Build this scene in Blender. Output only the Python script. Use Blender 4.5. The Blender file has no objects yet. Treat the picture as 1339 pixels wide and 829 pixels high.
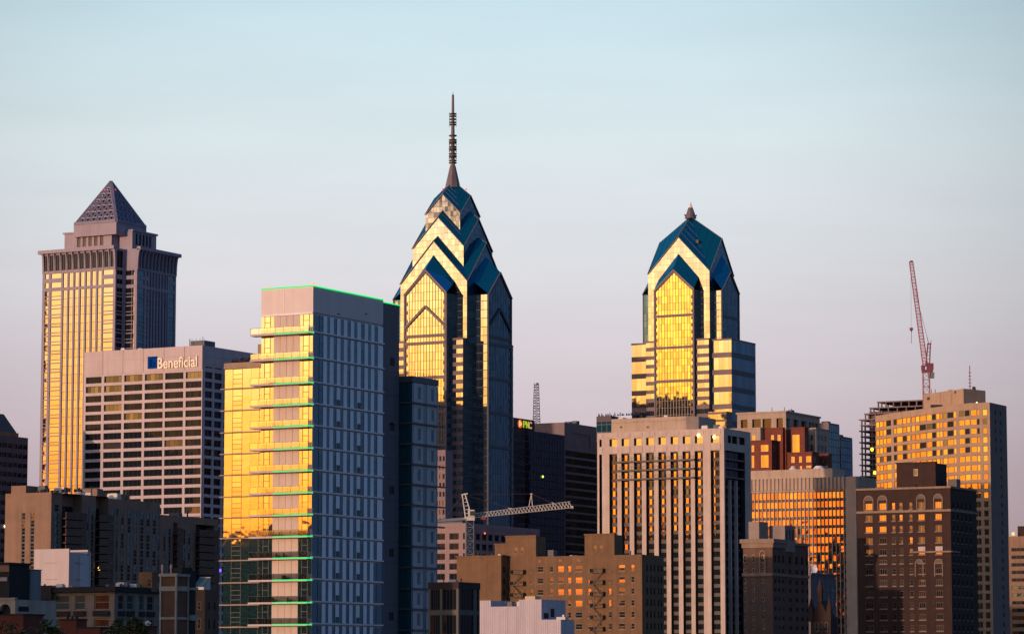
import bpy, math, random
from mathutils import Vector, Matrix
random.seed(7)
R = math.radians
scene = bpy.context.scene
COL = scene.collection

# ------------------------------------------------------------------ camera
W_PX, H_PX, F_PX = 1339.0, 829.0, 4200.0
CX, CY = W_PX / 2, H_PX / 2
HORIZON = 885.0                       # the horizon lies below the frame: a long lens tilted a little upward
PITCH = math.atan((HORIZON - CY) / F_PX)
CAM = Vector((0, 0, 15.0))
cam_data = bpy.data.cameras.new("camera")
cam_data.sensor_width = 36.0
cam_data.lens = F_PX / W_PX * 36.0
cam_data.clip_start = 1.0
cam_data.clip_end = 60000.0
camera = bpy.data.objects.new("camera", cam_data)
camera.location = CAM
camera.rotation_euler = (math.pi / 2 + PITCH, 0, 0)
COL.objects.link(camera)
scene.camera = camera

# ------------------------------------------------------------------ sky and sun
SUN_AZ = R(38)                        # the sun sets behind the camera, to the left
SUN_EL = R(3.0)
sun_dir = Vector((-math.sin(SUN_AZ) * math.cos(SUN_EL), -math.cos(SUN_AZ) * math.cos(SUN_EL), math.sin(SUN_EL)))
world = bpy.data.worlds.new("World")
scene.world = world
world.use_nodes = True
nt = world.node_tree
for n in list(nt.nodes):
    nt.nodes.remove(n)
def node(tree, t, **kw):
    n = tree.nodes.new(t)
    for k, v in kw.items():
        setattr(n, k, v)
    return n
def ramp(tree, stops, interp='LINEAR'):
    n = tree.nodes.new('ShaderNodeValToRGB')
    n.color_ramp.interpolation = interp
    el = n.color_ramp.elements
    el[0].position = stops[0][0]; el[0].color = (*stops[0][1], 1)
    el[1].position = stops[-1][0]; el[1].color = (*stops[-1][1], 1)
    for p, c in stops[1:-1]:
        e = el.new(p); e.color = (*c, 1)
    return n
SKY_K = 0.05
tc = node(nt, 'ShaderNodeTexCoord')
sky = node(nt, 'ShaderNodeTexSky', sky_type='NISHITA')
sky.sun_disc = False
sky.sun_elevation = SUN_EL
sky.sun_rotation = math.atan2(sun_dir.x, sun_dir.y)
sky.air_density = 1.0; sky.dust_density = 1.0; sky.ozone_density = 4.0
sep = node(nt, 'ShaderNodeSeparateXYZ')
nt.links.new(tc.outputs['Generated'], sep.inputs[0])
def S(deg):
    return math.sin(R(deg))
def k(c, f=1.0):
    return tuple(x * f for x in c)
# twilight sky away from the sun: pink belt low down, pale cyan above, deep blue overhead (position = sine of elevation)
east = ramp(nt, [(0.0, (.36, .235, .285)), (S(2.2), (.42, .295, .345)), (S(4.5), (.50, .395, .43)), (S(7), (.565, .53, .54)),
                 (S(9.5), (.56, .61, .61)), (S(13), (.42, .57, .61)), (S(20), (.20, .36, .48)), (S(35), (.075, .19, .32)), (S(60), (.04, .12, .23)), (1.0, (.03, .09, .18))])
nt.links.new(sep.outputs[2], east.inputs[0])
# the glow round the setting sun
GLOW = 5.2
west = ramp(nt, [(0.0, (.60, .12, .01)), (S(1.6), (.95, .21, .008)), (S(3.0), (1.0, .32, .015)), (S(4.6), (1.0, .44, .06)), (S(6.2), (1.0, .56, .17)),
                 (S(8.0), (.92, .66, .34)), (S(8.8), (.40, .30, .25)), (S(11), (.22, .18, .19)), (S(18), (.10, .12, .15)), (1.0, (.012, .03, .055))])
nt.links.new(sep.outputs[2], west.inputs[0])
gl = node(nt, 'ShaderNodeVectorMath', operation='SCALE')
gl.inputs['Scale'].default_value = GLOW
nt.links.new(west.outputs[0], gl.inputs[0])
dotn = node(nt, 'ShaderNodeVectorMath', operation='DOT_PRODUCT')
GLOW_AZ = R(86)
dotn.inputs[1].default_value = (-math.sin(GLOW_AZ), -math.cos(GLOW_AZ), 0)
nt.links.new(tc.outputs['Generated'], dotn.inputs[0])
mr = node(nt, 'ShaderNodeMapRange', interpolation_type='SMOOTHSTEP')
mr.inputs[1].default_value = 0.36; mr.inputs[2].default_value = 0.74
nt.links.new(dotn.outputs['Value'], mr.inputs[0])
mx = node(nt, 'ShaderNodeMix', data_type='RGBA')
nt.links.new(mr.outputs[0], mx.inputs[0])
# the southern sky (to the right, outside the view) is a deeper, darker blue
sx = node(nt, 'ShaderNodeVectorMath', operation='DOT_PRODUCT'); sx.inputs[1].default_value = (.94, -.34, 0)
nt.links.new(tc.outputs['Generated'], sx.inputs[0])
sm = node(nt, 'ShaderNodeMapRange', interpolation_type='SMOOTHSTEP'); sm.inputs[1].default_value = .05; sm.inputs[2].default_value = .6
nt.links.new(sx.outputs['Value'], sm.inputs[0])
so = node(nt, 'ShaderNodeMix', data_type='RGBA', blend_type='MULTIPLY'); so.inputs[7].default_value = (.56, .68, .96, 1)
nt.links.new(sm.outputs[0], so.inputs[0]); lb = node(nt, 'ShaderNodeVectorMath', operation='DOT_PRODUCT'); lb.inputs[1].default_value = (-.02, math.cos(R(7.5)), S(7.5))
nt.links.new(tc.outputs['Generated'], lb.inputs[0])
lm = node(nt, 'ShaderNodeMapRange', interpolation_type='SMOOTHSTEP'); lm.inputs[1].default_value = math.cos(R(14)); lm.inputs[2].default_value = 1.0; lm.inputs[3].default_value = .72; lm.inputs[4].default_value = 1.25  # brighter mid-view, darker outward: lens vignetting put into the sky
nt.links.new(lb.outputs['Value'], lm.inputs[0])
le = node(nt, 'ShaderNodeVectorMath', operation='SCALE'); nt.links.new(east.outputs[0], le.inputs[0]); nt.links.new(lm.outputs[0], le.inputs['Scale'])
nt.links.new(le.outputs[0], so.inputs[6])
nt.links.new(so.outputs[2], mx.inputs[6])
nt.links.new(gl.outputs[0], mx.inputs[7])
# faint high cloud, kept very soft
cn = node(nt, 'ShaderNodeTexNoise'); cn.inputs['Scale'].default_value = 7.0; cn.inputs['Detail'].default_value = 4.0; cn.inputs['Roughness'].default_value = .55
mpc = node(nt, 'ShaderNodeMapping'); mpc.inputs['Scale'].default_value = (1, 1, 5.5)
nt.links.new(tc.outputs['Generated'], mpc.inputs[0]); nt.links.new(mpc.outputs[0], cn.inputs['Vector'])
cr = node(nt, 'ShaderNodeMapRange'); cr.inputs[1].default_value = .3; cr.inputs[2].default_value = .75; cr.inputs[3].default_value = .955; cr.inputs[4].default_value = 1.04
nt.links.new(cn.outputs['Fac'], cr.inputs[0])
cm = node(nt, 'ShaderNodeVectorMath', operation='SCALE')
nt.links.new(mx.outputs[2], cm.inputs[0]); nt.links.new(cr.outputs[0], cm.inputs['Scale'])
tw = node(nt, 'ShaderNodeVectorMath', operation='SCALE'); tw.inputs['Scale'].default_value = 1.0 / SKY_K
nt.links.new(cm.outputs[0], tw.inputs[0])
# deeper, darker blue to the south (right of the view) dims the Nishita sky as well
sd = node(nt, 'ShaderNodeMix', data_type='RGBA', blend_type='MULTIPLY'); sd.inputs[7].default_value = (.56, .68, .96, 1)
nt.links.new(sm.outputs[0], sd.inputs[0]); nt.links.new(sky.outputs[0], sd.inputs[6])
sm_ = node(nt, 'ShaderNodeVectorMath', operation='ADD')
nt.links.new(sd.outputs[2], sm_.inputs[0]); nt.links.new(tw.outputs[0], sm_.inputs[1])
add = node(nt, 'ShaderNodeBackground'); add.inputs[1].default_value = SKY_K
nt.links.new(sm_.outputs[0], add.inputs[0])
wo = node(nt, 'ShaderNodeOutputWorld')
nt.links.new(add.outputs[0], wo.inputs[0])

sl = bpy.data.lights.new("sun", 'SUN')
sl.energy = 2.7; sl.angle = R(0.6); sl.color = (1.0, .62, .42)
sun = bpy.data.objects.new("sun", sl)
sun.rotation_euler = sun_dir.to_track_quat('Z', 'Y').to_euler()
COL.objects.link(sun)

vs = scene.view_settings
vs.view_transform = 'Standard'; vs.look = 'None'; vs.gamma = 1.0; vs.exposure = 0.0
vs.use_curve_mapping = False
scene.cycles.max_bounces = 6
scene.cycles.glossy_bounces = 3
scene.cycles.diffuse_bounces = 2

# ------------------------------------------------------------------ materials
MATS = {}
def new_mat(name):
    m = bpy.data.materials.new(name); m.use_nodes = True
    for n in list(m.node_tree.nodes):
        m.node_tree.nodes.remove(n)
    return m, m.node_tree
def solid(name, col, rough=.8, var=.18, scale=.25, streak=.12, metallic=0.0, bump=0.0):
    """rough masonry or paint with blotches and rain streaks in object space (metres)"""
    if name in MATS: return MATS[name]
    m, t = new_mat(name)
    out = node(t, 'ShaderNodeOutputMaterial'); b = node(t, 'ShaderNodeBsdfPrincipled')
    b.inputs['Roughness'].default_value = rough; b.inputs['Metallic'].default_value = metallic
    c = node(t, 'ShaderNodeTexCoord')
    n1 = node(t, 'ShaderNodeTexNoise'); n1.inputs['Scale'].default_value = scale; n1.inputs['Detail'].default_value = 6
    t.links.new(c.outputs['Object'], n1.inputs['Vector'])
    mp = node(t, 'ShaderNodeMapping'); mp.inputs['Scale'].default_value = (1.1, 1.1, .035)
    t.links.new(c.outputs['Object'], mp.inputs[0])
    n2 = node(t, 'ShaderNodeTexNoise'); n2.inputs['Scale'].default_value = .9; n2.inputs['Detail'].default_value = 4
    t.links.new(mp.outputs[0], n2.inputs['Vector'])
    r1 = node(t, 'ShaderNodeMapRange'); r1.inputs[1].default_value = .25; r1.inputs[2].default_value = .75
    r1.inputs[3].default_value = 1 - var; r1.inputs[4].default_value = 1 + var
    r2 = node(t, 'ShaderNodeMapRange'); r2.inputs[1].default_value = .25; r2.inputs[2].default_value = .75
    r2.inputs[3].default_value = 1 - streak; r2.inputs[4].default_value = 1 + streak
    t.links.new(n1.outputs['Fac'], r1.inputs[0]); t.links.new(n2.outputs['Fac'], r2.inputs[0])
    mu = node(t, 'ShaderNodeMath', operation='MULTIPLY')
    t.links.new(r1.outputs[0], mu.inputs[0]); t.links.new(r2.outputs[0], mu.inputs[1])
    sc = node(t, 'ShaderNodeVectorMath', operation='SCALE'); sc.inputs[0].default_value = col
    t.links.new(mu.outputs[0], sc.inputs['Scale']); t.links.new(sc.outputs[0], b.inputs['Base Color'])
    t.links.new(b.outputs[0], out.inputs[0])
    MATS[name] = m
    return m
def brick(name, col, mortar, course=.35, rough=.85):
    if name in MATS: return MATS[name]
    m = solid(name, col, rough, .22, .3, .14)
    return m
def glass(name, refl, tint, dark=(.012, .016, .022), rough=.03, island=.35, wobble=.02, wscale=.22, ior=1.3):
    """coated window glass: part mirror, part dark interior; each pane its own strength"""
    if name in MATS: return MATS[name]
    m, t = new_mat(name)
    out = node(t, 'ShaderNodeOutputMaterial')
    d = node(t, 'ShaderNodeBsdfDiffuse'); d.inputs[0].default_value = (*dark, 1)
    g = node(t, 'ShaderNodeBsdfGlossy'); g.inputs['Color'].default_value = (*tint, 1); g.inputs['Roughness'].default_value = rough
    geo = node(t, 'ShaderNodeNewGeometry')
    r1 = node(t, 'ShaderNodeMapRange'); r1.inputs[3].default_value = refl * (1 - island); r1.inputs[4].default_value = refl * (1 + island * .6)
    t.links.new(geo.outputs['Random Per Island'], r1.inputs[0])
    fr = node(t, 'ShaderNodeFresnel'); fr.inputs[0].default_value = ior
    ad = node(t, 'ShaderNodeMath', operation='ADD'); ad.use_clamp = True
    t.links.new(r1.outputs[0], ad.inputs[0]); t.links.new(fr.outputs[0], ad.inputs[1])
    if wobble:
        c = node(t, 'ShaderNodeTexCoord')
        n = node(t, 'ShaderNodeTexNoise'); n.inputs['Scale'].default_value = wscale; n.inputs['Detail'].default_value = 2
        t.links.new(c.outputs['Object'], n.inputs['Vector'])
        bp = node(t, 'ShaderNodeBump'); bp.inputs['Strength'].default_value = 1.0; bp.inputs['Distance'].default_value = wobble
        t.links.new(n.outputs['Fac'], bp.inputs['Height'])
        t.links.new(bp.outputs[0], g.inputs['Normal'])
    ms = node(t, 'ShaderNodeMixShader')
    t.links.new(ad.outputs[0], ms.inputs[0]); t.links.new(d.outputs[0], ms.inputs[1]); t.links.new(g.outputs[0], ms.inputs[2])
    t.links.new(ms.outputs[0], out.inputs[0])
    MATS[name] = m
    return m
def glow(name, col, s):
    if name in MATS: return MATS[name]
    m, t = new_mat(name)
    out = node(t, 'ShaderNodeOutputMaterial'); e = node(t, 'ShaderNodeEmission')
    e.inputs[0].default_value = (*col, 1); e.inputs[1].default_value = s
    t.links.new(e.outputs[0], out.inputs[0])
    MATS[name] = m
    return m

# ------------------------------------------------------------------ view geometry: photograph pixel -> point at a real depth
FWD = Vector((0, math.cos(PITCH), math.sin(PITCH)))
UP = Vector((0, -math.sin(PITCH), math.cos(PITCH)))
def ray(px, py):
    return FWD + Vector((1, 0, 0)) * ((px - CX) / F_PX) + UP * (-(py - CY) / F_PX)
def P(px, py, Y):
    d = ray(px, py)
    return CAM + d * (Y / d.y)
def project(v):
    d = v - CAM
    z = d.dot(FWD)
    return CX + F_PX * d.x / z, CY - F_PX * d.dot(UP) / z

# ------------------------------------------------------------------ mesh builder
class MB:
    def __init__(s):
        s.v = []; s.f = []; s.m = []
    def face(s, pts, mi=0):
        n = len(s.v); s.v.extend([tuple(p) for p in pts]); s.f.append(tuple(range(n, n + len(pts)))); s.m.append(mi)
    def box(s, x0, x1, y0, y1, z0, z1, mi=0):
        if x0 > x1: x0, x1 = x1, x0
        if y0 > y1: y0, y1 = y1, y0
        n = len(s.v)
        s.v.extend([(x0, y0, z0), (x1, y0, z0), (x1, y1, z0), (x0, y1, z0), (x0, y0, z1), (x1, y0, z1), (x1, y1, z1), (x0, y1, z1)])
        for f in ((0, 3, 2, 1), (4, 5, 6, 7), (0, 1, 5, 4), (1, 2, 6, 5), (2, 3, 7, 6), (3, 0, 4, 7)):
            s.f.append(tuple(n + i for i in f)); s.m.append(mi)
    def prism(s, poly, z0, z1, mi=0):
        n = len(poly); b = len(s.v)
        s.v.extend([(x, y, z0) for x, y in poly] + [(x, y, z1) for x, y in poly])
        s.f.append(tuple(range(b + n - 1, b - 1, -1))); s.m.append(mi)
        s.f.append(tuple(range(b + n, b + 2 * n))); s.m.append(mi)
        for i in range(n):
            j = (i + 1) % n
            s.f.append((b + i, b + j, b + n + j, b + n + i)); s.m.append(mi)
    def pbox(s, F, u0, u1, z0, z1, d0, d1, mi=0, jit=0.0):
        """box on a facade: along u, up z, outward d0..d1 (front face last)"""
        if u1 - u0 < 1e-4 or z1 - z0 < 1e-4: return
        j = [random.uniform(-jit, jit) for _ in range(2)] if jit else (0, 0)
        du, dz = j[0] * (u1 - u0) / 2, j[1] * (z1 - z0) / 2
        n = len(s.v)
        for d, q in ((d0, 0), (d1, 1)):
            for (u, z, a, b) in ((u0, z0, -1, -1), (u1, z0, 1, -1), (u1, z1, 1, 1), (u0, z1, -1, 1)):
                s.v.append(F.pt(u, z, d + q * (a * du + b * dz)))
        for f in ((0, 3, 2, 1), (4, 5, 6, 7), (0, 1, 5, 4), (1, 2, 6, 5), (2, 3, 7, 6), (3, 0, 4, 7)):
            s.f.append(tuple(n + i for i in f)); s.m.append(mi)
    def bar(s, a, b, r=.1, mi=0, n=4, r2=None):
        a, b = Vector(a), Vector(b)
        d = b - a
        if d.length < 1e-6: return
        d.normalize()
        t = Vector((0, 0, 1)) if abs(d.z) < .9 else Vector((1, 0, 0))
        e1 = d.cross(t).normalized(); e2 = d.cross(e1)
        r2 = r if r2 is None else r2
        k0 = len(s.v)
        for p, rr in ((a, r), (b, r2)):
            for i in range(n):
                w = 2 * math.pi * (i + .5) / n
                s.v.append(tuple(p + (e1 * math.cos(w) + e2 * math.sin(w)) * rr * (1.414 if n == 4 else 1)))
        for i in range(n):
            j = (i + 1) % n
            s.f.append((k0 + i, k0 + n + i, k0 + n + j, k0 + j)); s.m.append(mi)
        s.f.append(tuple(k0 + i for i in range(n))); s.m.append(mi)
        s.f.append(tuple(k0 + n + i for i in range(n - 1, -1, -1))); s.m.append(mi)
    def cone(s, cx, cy, z0, z1, r0, r1, n=12, mi=0):
        s.bar((cx, cy, z0), (cx, cy, z1), r0, mi, n, r1)
    def build(s, name, mats, parent=None, smooth=False):
        me = bpy.data.meshes.new(name)
        me.from_pydata(s.v, [], s.f)
        for m in (mats if isinstance(mats, (list, tuple)) else [mats]):
            me.materials.append(m)
        me.polygons.foreach_set('material_index', s.m)
        if smooth: me.polygons.foreach_set('use_smooth', [True] * len(s.f))
        me.update()
        o = bpy.data.objects.new(name, me); COL.objects.link(o)
        if parent: o.parent = parent
        return o

def tag(o, label=None, cat=None, group=None, kind=None):
    if label: o['label'] = label
    if cat: o['category'] = cat
    if group: o['group'] = group
    if kind: o['kind'] = kind
    return o

class Face:
    """a vertical plane in a building's own frame; u runs to the right as seen from outside"""
    def __init__(s, b, p, t):
        s.b = b; s.p = Vector((p[0], p[1])); s.t = Vector((t[0], t[1])).normalized()
        s.n = Vector((s.t.y, -s.t.x))
    def pt(s, u, z, d=0.0):
        q = s.p + s.t * u + s.n * d
        return (q.x, q.y, z)
    def at(s, px, py):
        o, d = s.b.local(CAM), s.b.localdir(ray(px, py))
        o2 = Vector((o.x, o.y)); d2 = Vector((d.x, d.y))
        w = (s.p - o2).dot(s.n) / d2.dot(s.n)
        q = o2 + d2 * w
        return (q - s.p).dot(s.t), o.z + d.z * w
    def U(s, px, py): return s.at(px, py)[0]
    def Z(s, px, py): return s.at(px, py)[1]

AL = 28.5                               # the street grid: west fronts look 28.5 degrees left of the camera
class Bld:
    """a building: an Empty at its near ground corner; front (west) face is y=0, right (south) face is x=0"""
    def __init__(s, name, label, cat, px, py, Y, al=AL, group=None):
        q = P(px, py, Y)
        s.al = R(al); s.H = q.z; s.px = px; s.py = py
        s.root = bpy.data.objects.new(name, None); COL.objects.link(s.root)
        s.root.location = (q.x, q.y, 0); s.root.rotation_euler = (0, 0, -s.al)
        tag(s.root, label, cat, group)
        s.M = Matrix.Translation((q.x, q.y, 0)) @ Matrix.Rotation(-s.al, 4, 'Z')
        s.Mi = s.M.inverted()
        s.F = Face(s, (0, 0), (1, 0)); s.S = Face(s, (0, 0), (0, 1))
        s.wins = {}
    def local(s, v): return s.Mi @ v
    def localdir(s, v): return s.Mi.to_3x3() @ v
    def front(s, y): return Face(s, (0, y), (1, 0))
    def side(s, x): return Face(s, (x, 0), (0, 1))
    def px_size(s, c):
        x, y = project(s.M @ Vector(c)); return x, y
    def win(s, F, u0, u1, z0, z1, depth=.35, style='p', fm=None, gm=None, name='window', jit=.004, thick=.1):
        mb = MB(); d0 = -depth + .02; d1 = d0 + thick
        if style == 'p':
            mb.pbox(F, u0, u1, z0, z1, d0, d1, 0, jit)
        else:
            w = min(.14, (u1 - u0) * .12)
            mb.pbox(F, u0, u0 + w, z0, z1, d0, d1 + .08, 1); mb.pbox(F, u1 - w, u1, z0, z1, d0, d1 + .08, 1)
            mb.pbox(F, u0 + w, u1 - w, z0, z0 + w, d0, d1 + .08, 1); mb.pbox(F, u0 + w, u1 - w, z1 - w, z1, d0, d1 + .08, 1)
            n = int(style[1:] or 1)
            us = [u0 + w + (u1 - u0 - 2 * w) * i / n for i in range(n + 1)]
            for i in range(n):
                a, c = us[i], us[i + 1]
                if style[0] == 's':
                    zm = (z0 + z1) / 2
                    mb.pbox(F, a, c, z0 + w, zm - w * .35, d0, d1, 0, jit); mb.pbox(F, a, c, zm + w * .35, z1 - w, d0, d1 + .04, 0, jit)
                    mb.pbox(F, a, c, zm - w * .35, zm + w * .35, d0, d1 + .06, 1)
                else:
                    mb.pbox(F, a + (w * .3 if i else 0), c - (w * .3 if i < n - 1 else 0), z0 + w, z1 - w, d0, d1, 0, jit)
                    if i: mb.pbox(F, a - w * .3, a + w * .3, z0 + w, z1 - w, d0, d1 + .05, 1)
        c = Vector(F.pt((u0 + u1) / 2, (z0 + z1) / 2))
        wc = s.M @ c
        x, y = project(wc)
        size = (u1 - u0) * (z1 - z0) * abs(F.n.dot((s.localdir(CAM - wc).to_2d()).normalized())) / (wc - CAM).length ** 2
        if not (-15 < x < W_PX + 15 and -15 < y < H_PX + 12): size *= 1e-3
        s.wins.setdefault(name, []).append((size, mb, [gm, fm or gm]))
    def add(s, name, mb, mats, c):
        wc = s.M @ Vector(c); x, y = project(wc)
        size = 1.0 if (-15 < x < W_PX + 15 and -15 < y < H_PX + 12) else 1e-3
        s.wins.setdefault(name, []).append((size - .0001 * abs(wc.y) * 1e-3, mb, mats if isinstance(mats, list) else [mats]))
    def grid(s, mb, F, u0, u1, z0, z1, cols, rows, depth=.35, wi=0, ri=None, style='p', fm=None, gm=None, skip=None, win=True, name='window', jit=.004, sill=None):
        """wall sheet with real recessed openings; a window object in each"""
        ri = wi if ri is None else ri
        cols = sorted((max(a, u0), min(b, u1)) for a, b in cols if b > u0 + .05 and a < u1 - .05)
        rows = sorted((max(a, z0), min(b, z1)) for a, b in rows if b > z0 + .05 and a < z1 - .05)
        us = [u0]; uo = []
        for a, b in cols:
            if a > us[-1] + 1e-4: us.append(a); uo.append(-1)
            us.append(b); uo.append(len([1 for q in uo if q >= 0]))
        if us[-1] < u1 - 1e-4: us.append(u1); uo.append(-1)
        zs = [z0]; zo = []
        for a, b in rows:
            if a > zs[-1] + 1e-4: zs.append(a); zo.append(-1)
            zs.append(b); zo.append(len([1 for q in zo if q >= 0]))
        if zs[-1] < z1 - 1e-4: zs.append(z1); zo.append(-1)
        for j in range(len(zs) - 1):
            run = None
            for i in range(len(us) - 1):
                op = uo[i] >= 0 and zo[j] >= 0 and not (skip and skip(uo[i], zo[j]))
                if not op:
                    if run is None: run = us[i]
                    if i == len(us) - 2: mb.face([F.pt(run, zs[j]), F.pt(us[i + 1], zs[j]), F.pt(us[i + 1], zs[j + 1]), F.pt(run, zs[j + 1])], wi)
                else:
                    if run is not None:
                        mb.face([F.pt(run, zs[j]), F.pt(us[i], zs[j]), F.pt(us[i], zs[j + 1]), F.pt(run, zs[j + 1])], wi); run = None
                    a, b, c, d = us[i], us[i + 1], zs[j], zs[j + 1]
                    p = [F.pt(a, c), F.pt(b, c), F.pt(b, d), F.pt(a, d)]
                    q = [F.pt(a, c, -depth), F.pt(b, c, -depth), F.pt(b, d, -depth), F.pt(a, d, -depth)]
                    for e in range(4):
                        g = (e + 1) % 4
                        mb.face([p[e], p[g], q[g], q[e]], ri)
                    mb.face(q, ri)
                    if sill is not None: mb.pbox(F, a - .12, b + .12, c - .26, c - .01, .003, .14, sill)
                    if win:
                        st = style(uo[i], zo[j]) if callable(style) else style
                        gg = gm(uo[i], zo[j]) if callable(gm) else gm
                        s.win(F, a, b, c, d, depth, st, fm, gg, name, jit)
    def shell(s, mb, x0, x1, y0, y1, z0, z1, wi=0, front=False, right=False):
        """the remaining sides of a box whose street faces are made by grid()"""
        mb.face([(x1, y1, z0), (x0, y1, z0), (x0, y1, z1), (x1, y1, z1)], wi)
        mb.face([(x0, y1, z0), (x0, y0, z0), (x0, y0, z1), (x0, y1, z1)], wi)
        mb.face([(x0, y0, z1), (x1, y0, z1), (x1, y1, z1), (x0, y1, z1)], wi)
        mb.face([(x0, y1, z0), (x1, y1, z0), (x1, y0, z0), (x0, y0, z0)], wi)
        if front: mb.face([(x0, y0, z0), (x1, y0, z0), (x1, y0, z1), (x0, y0, z1)], wi)
        if right: mb.face([(x1, y0, z0), (x1, y1, z0), (x1, y1, z1), (x1, y0, z1)], wi)
    def part(s, name, mb, mats, parent=None):
        return mb.build(name, mats, parent or s.root)
    def finish(s, cap=100):
        for name, L in s.wins.items():
            L.sort(key=lambda e: -e[0])
            for size, mb, mats in L[:cap]:
                mb.build(name, mats, s.root)
            rest = L[cap:]
            if rest:
                big = MB(); ms = []
                for size, mb, mats in rest:
                    off = len(big.v); big.v += mb.v
                    idx = []
                    for m in mats:
                        if m not in ms: ms.append(m)
                        idx.append(ms.index(m))
                    for f, mi in zip(mb.f, mb.m):
                        big.f.append(tuple(off + i for i in f)); big.m.append(idx[min(mi, len(idx) - 1)])
                o = big.build(name, ms, s.root); o['kind'] = 'stuff'
        return s
def clutter(b, x0, x1, y0, y1, z, seed, n=5, big=1.0):
    """plant on a flat roof: cooling boxes, ducts, vent pipes, each its own part"""
    rn = random.Random(seed)
    for i in range(n):
        x = x0 + (x1 - x0) * (i + .2 + .6 * rn.random()) / n; y = y0 + (y1 - y0) * rn.random()
        m = MB(); k = rn.random()
        w, d, h = big * rn.uniform(.8, 2.2), big * rn.uniform(.8, 1.6), big * rn.uniform(.5, 1.3)
        if k < .45:
            m.box(x - w / 2, x + w / 2, y - d / 2, y + d / 2, z, z + h); m.box(x - w * .4, x + w * .4, y - d * .4, y + d * .4, z + h + .002, z + h + .12)
            b.part('cooling_unit', m, steel if rn.random() < .35 else slate_panel)
        elif k < .7:
            m.box(x - w * .8, x + w * .8, y - .25, y + .25, z + .15, z + .55); m.box(x + w * .8, x + w * .8 + .4, y - .25, y + .25, z, z + .55); b.part('duct', m, steel if rn.random() < .4 else dark_metal)
        else:
            m.cone(x, y, z, z + h * 1.3, .14 * big, .14 * big, 8); m.cone(x, y, z + h * 1.3, z + h * 1.3 + .2, .26 * big, .1, 8); b.part('vent_pipe', m, dark_metal)
def rows_px(F, u_px, tops, h):
    """window rows from photo heights at one column: tops = list of top y, h = height in px"""
    return [(F.Z(u_px, t + h), F.Z(u_px, t)) for t in tops]
def rows_pitch(ztop, h, pitch, zmin=3.0):
    out = []; z = ztop
    while z - h > zmin:
        out.append((z - h, z)); z -= pitch
    return out
def clip(poly, a, b, c):
    """keep a*u+b*z<=c"""
    out = []
    for i in range(len(poly)):
        p, q = poly[i], poly[(i + 1) % len(poly)]
        fp, fq = a * p[0] + b * p[1] - c, a * q[0] + b * q[1] - c
        if fp <= 0: out.append(p)
        if (fp < 0 < fq) or (fq < 0 < fp):
            t = fp / (fp - fq); out.append((p[0] + (q[0] - p[0]) * t, p[1] + (q[1] - p[1]) * t))
    return out
def curtain(mb, F, poly, du, dz, gap=.14, d=.12, gi=0, fi=1, band=None, jit=.003, u_ref=None, z_ref=None, ugap=None):
    """glass curtain wall on a convex outline: backing frame sheet plus one pane per cell, cut to the outline"""
    us = [p[0] for p in poly]; zs = [p[1] for p in poly]
    ugap = gap if ugap is None else ugap
    mb.face([F.pt(u, z, 0) for u, z in poly], fi)
    half = []
    n = len(poly)
    for i in range(n):
        p, q = poly[i], poly[(i + 1) % n]
        a, b = (q[1] - p[1]), -(q[0] - p[0])
        half.append((a, b, a * p[0] + b * p[1]))
    u = (u_ref if u_ref is not None else min(us))
    while u > min(us): u -= du
    U = []
    while u < max(us): U.append(u); u += du
    z = (z_ref if z_ref is not None else min(zs))
    while z > min(zs): z -= dz
    Z = []
    while z < max(zs): Z.append(z); z += dz
    for zi, z in enumerate(Z):
        za, zb = z + gap / 2, z + dz - gap / 2
        if band:
            r = band(z, z + dz)
            if r is None: continue
            za, zb = r
        for u in U:
            c = [(u + ugap / 2, za), (u + du - ugap / 2, za), (u + du - ugap / 2, zb), (u + ugap / 2, zb)]
            for h in half:
                c = clip(c, *h)
                if len(c) < 3: break
            if len(c) < 3: continue
            j1, j2 = random.uniform(-jit, jit), random.uniform(-jit, jit)
            cu, cz = u + du / 2, z + dz / 2
            mb.face([F.pt(a, b, d + (a - cu) * j1 + (b - cz) * j2) for a, b in c], gi)
def text_mesh(txt, name, mat, parent, F, u0, u1, z0, z1, d=.1, thick=.15):
    cu = bpy.data.curves.new(name, 'FONT'); cu.body = txt; cu.extrude = .04; cu.size = 1; cu.offset = .012
    o = bpy.data.objects.new(name, cu); COL.objects.link(o)
    dg = bpy.context.evaluated_depsgraph_get()
    me = bpy.data.meshes.new_from_object(o.evaluated_get(dg))
    bpy.data.objects.remove(o)
    xs = [v.co.x for v in me.vertices]; ys = [v.co.y for v in me.vertices]
    x0, x1, y0, y1 = min(xs), max(xs), min(ys), max(ys)
    for v in me.vertices:
        u = u0 + (v.co.x - x0) / (x1 - x0) * (u1 - u0); z = z0 + (v.co.y - y0) / (y1 - y0) * (z1 - z0)
        dd = d + (thick if v.co.z > 0 else 0)
        v.co = Vector(F.pt(u, z, dd))
    me.materials.clear(); me.materials.append(mat)
    ob = bpy.data.objects.new(name, me); COL.objects.link(ob); ob.parent = parent
    return ob
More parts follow.
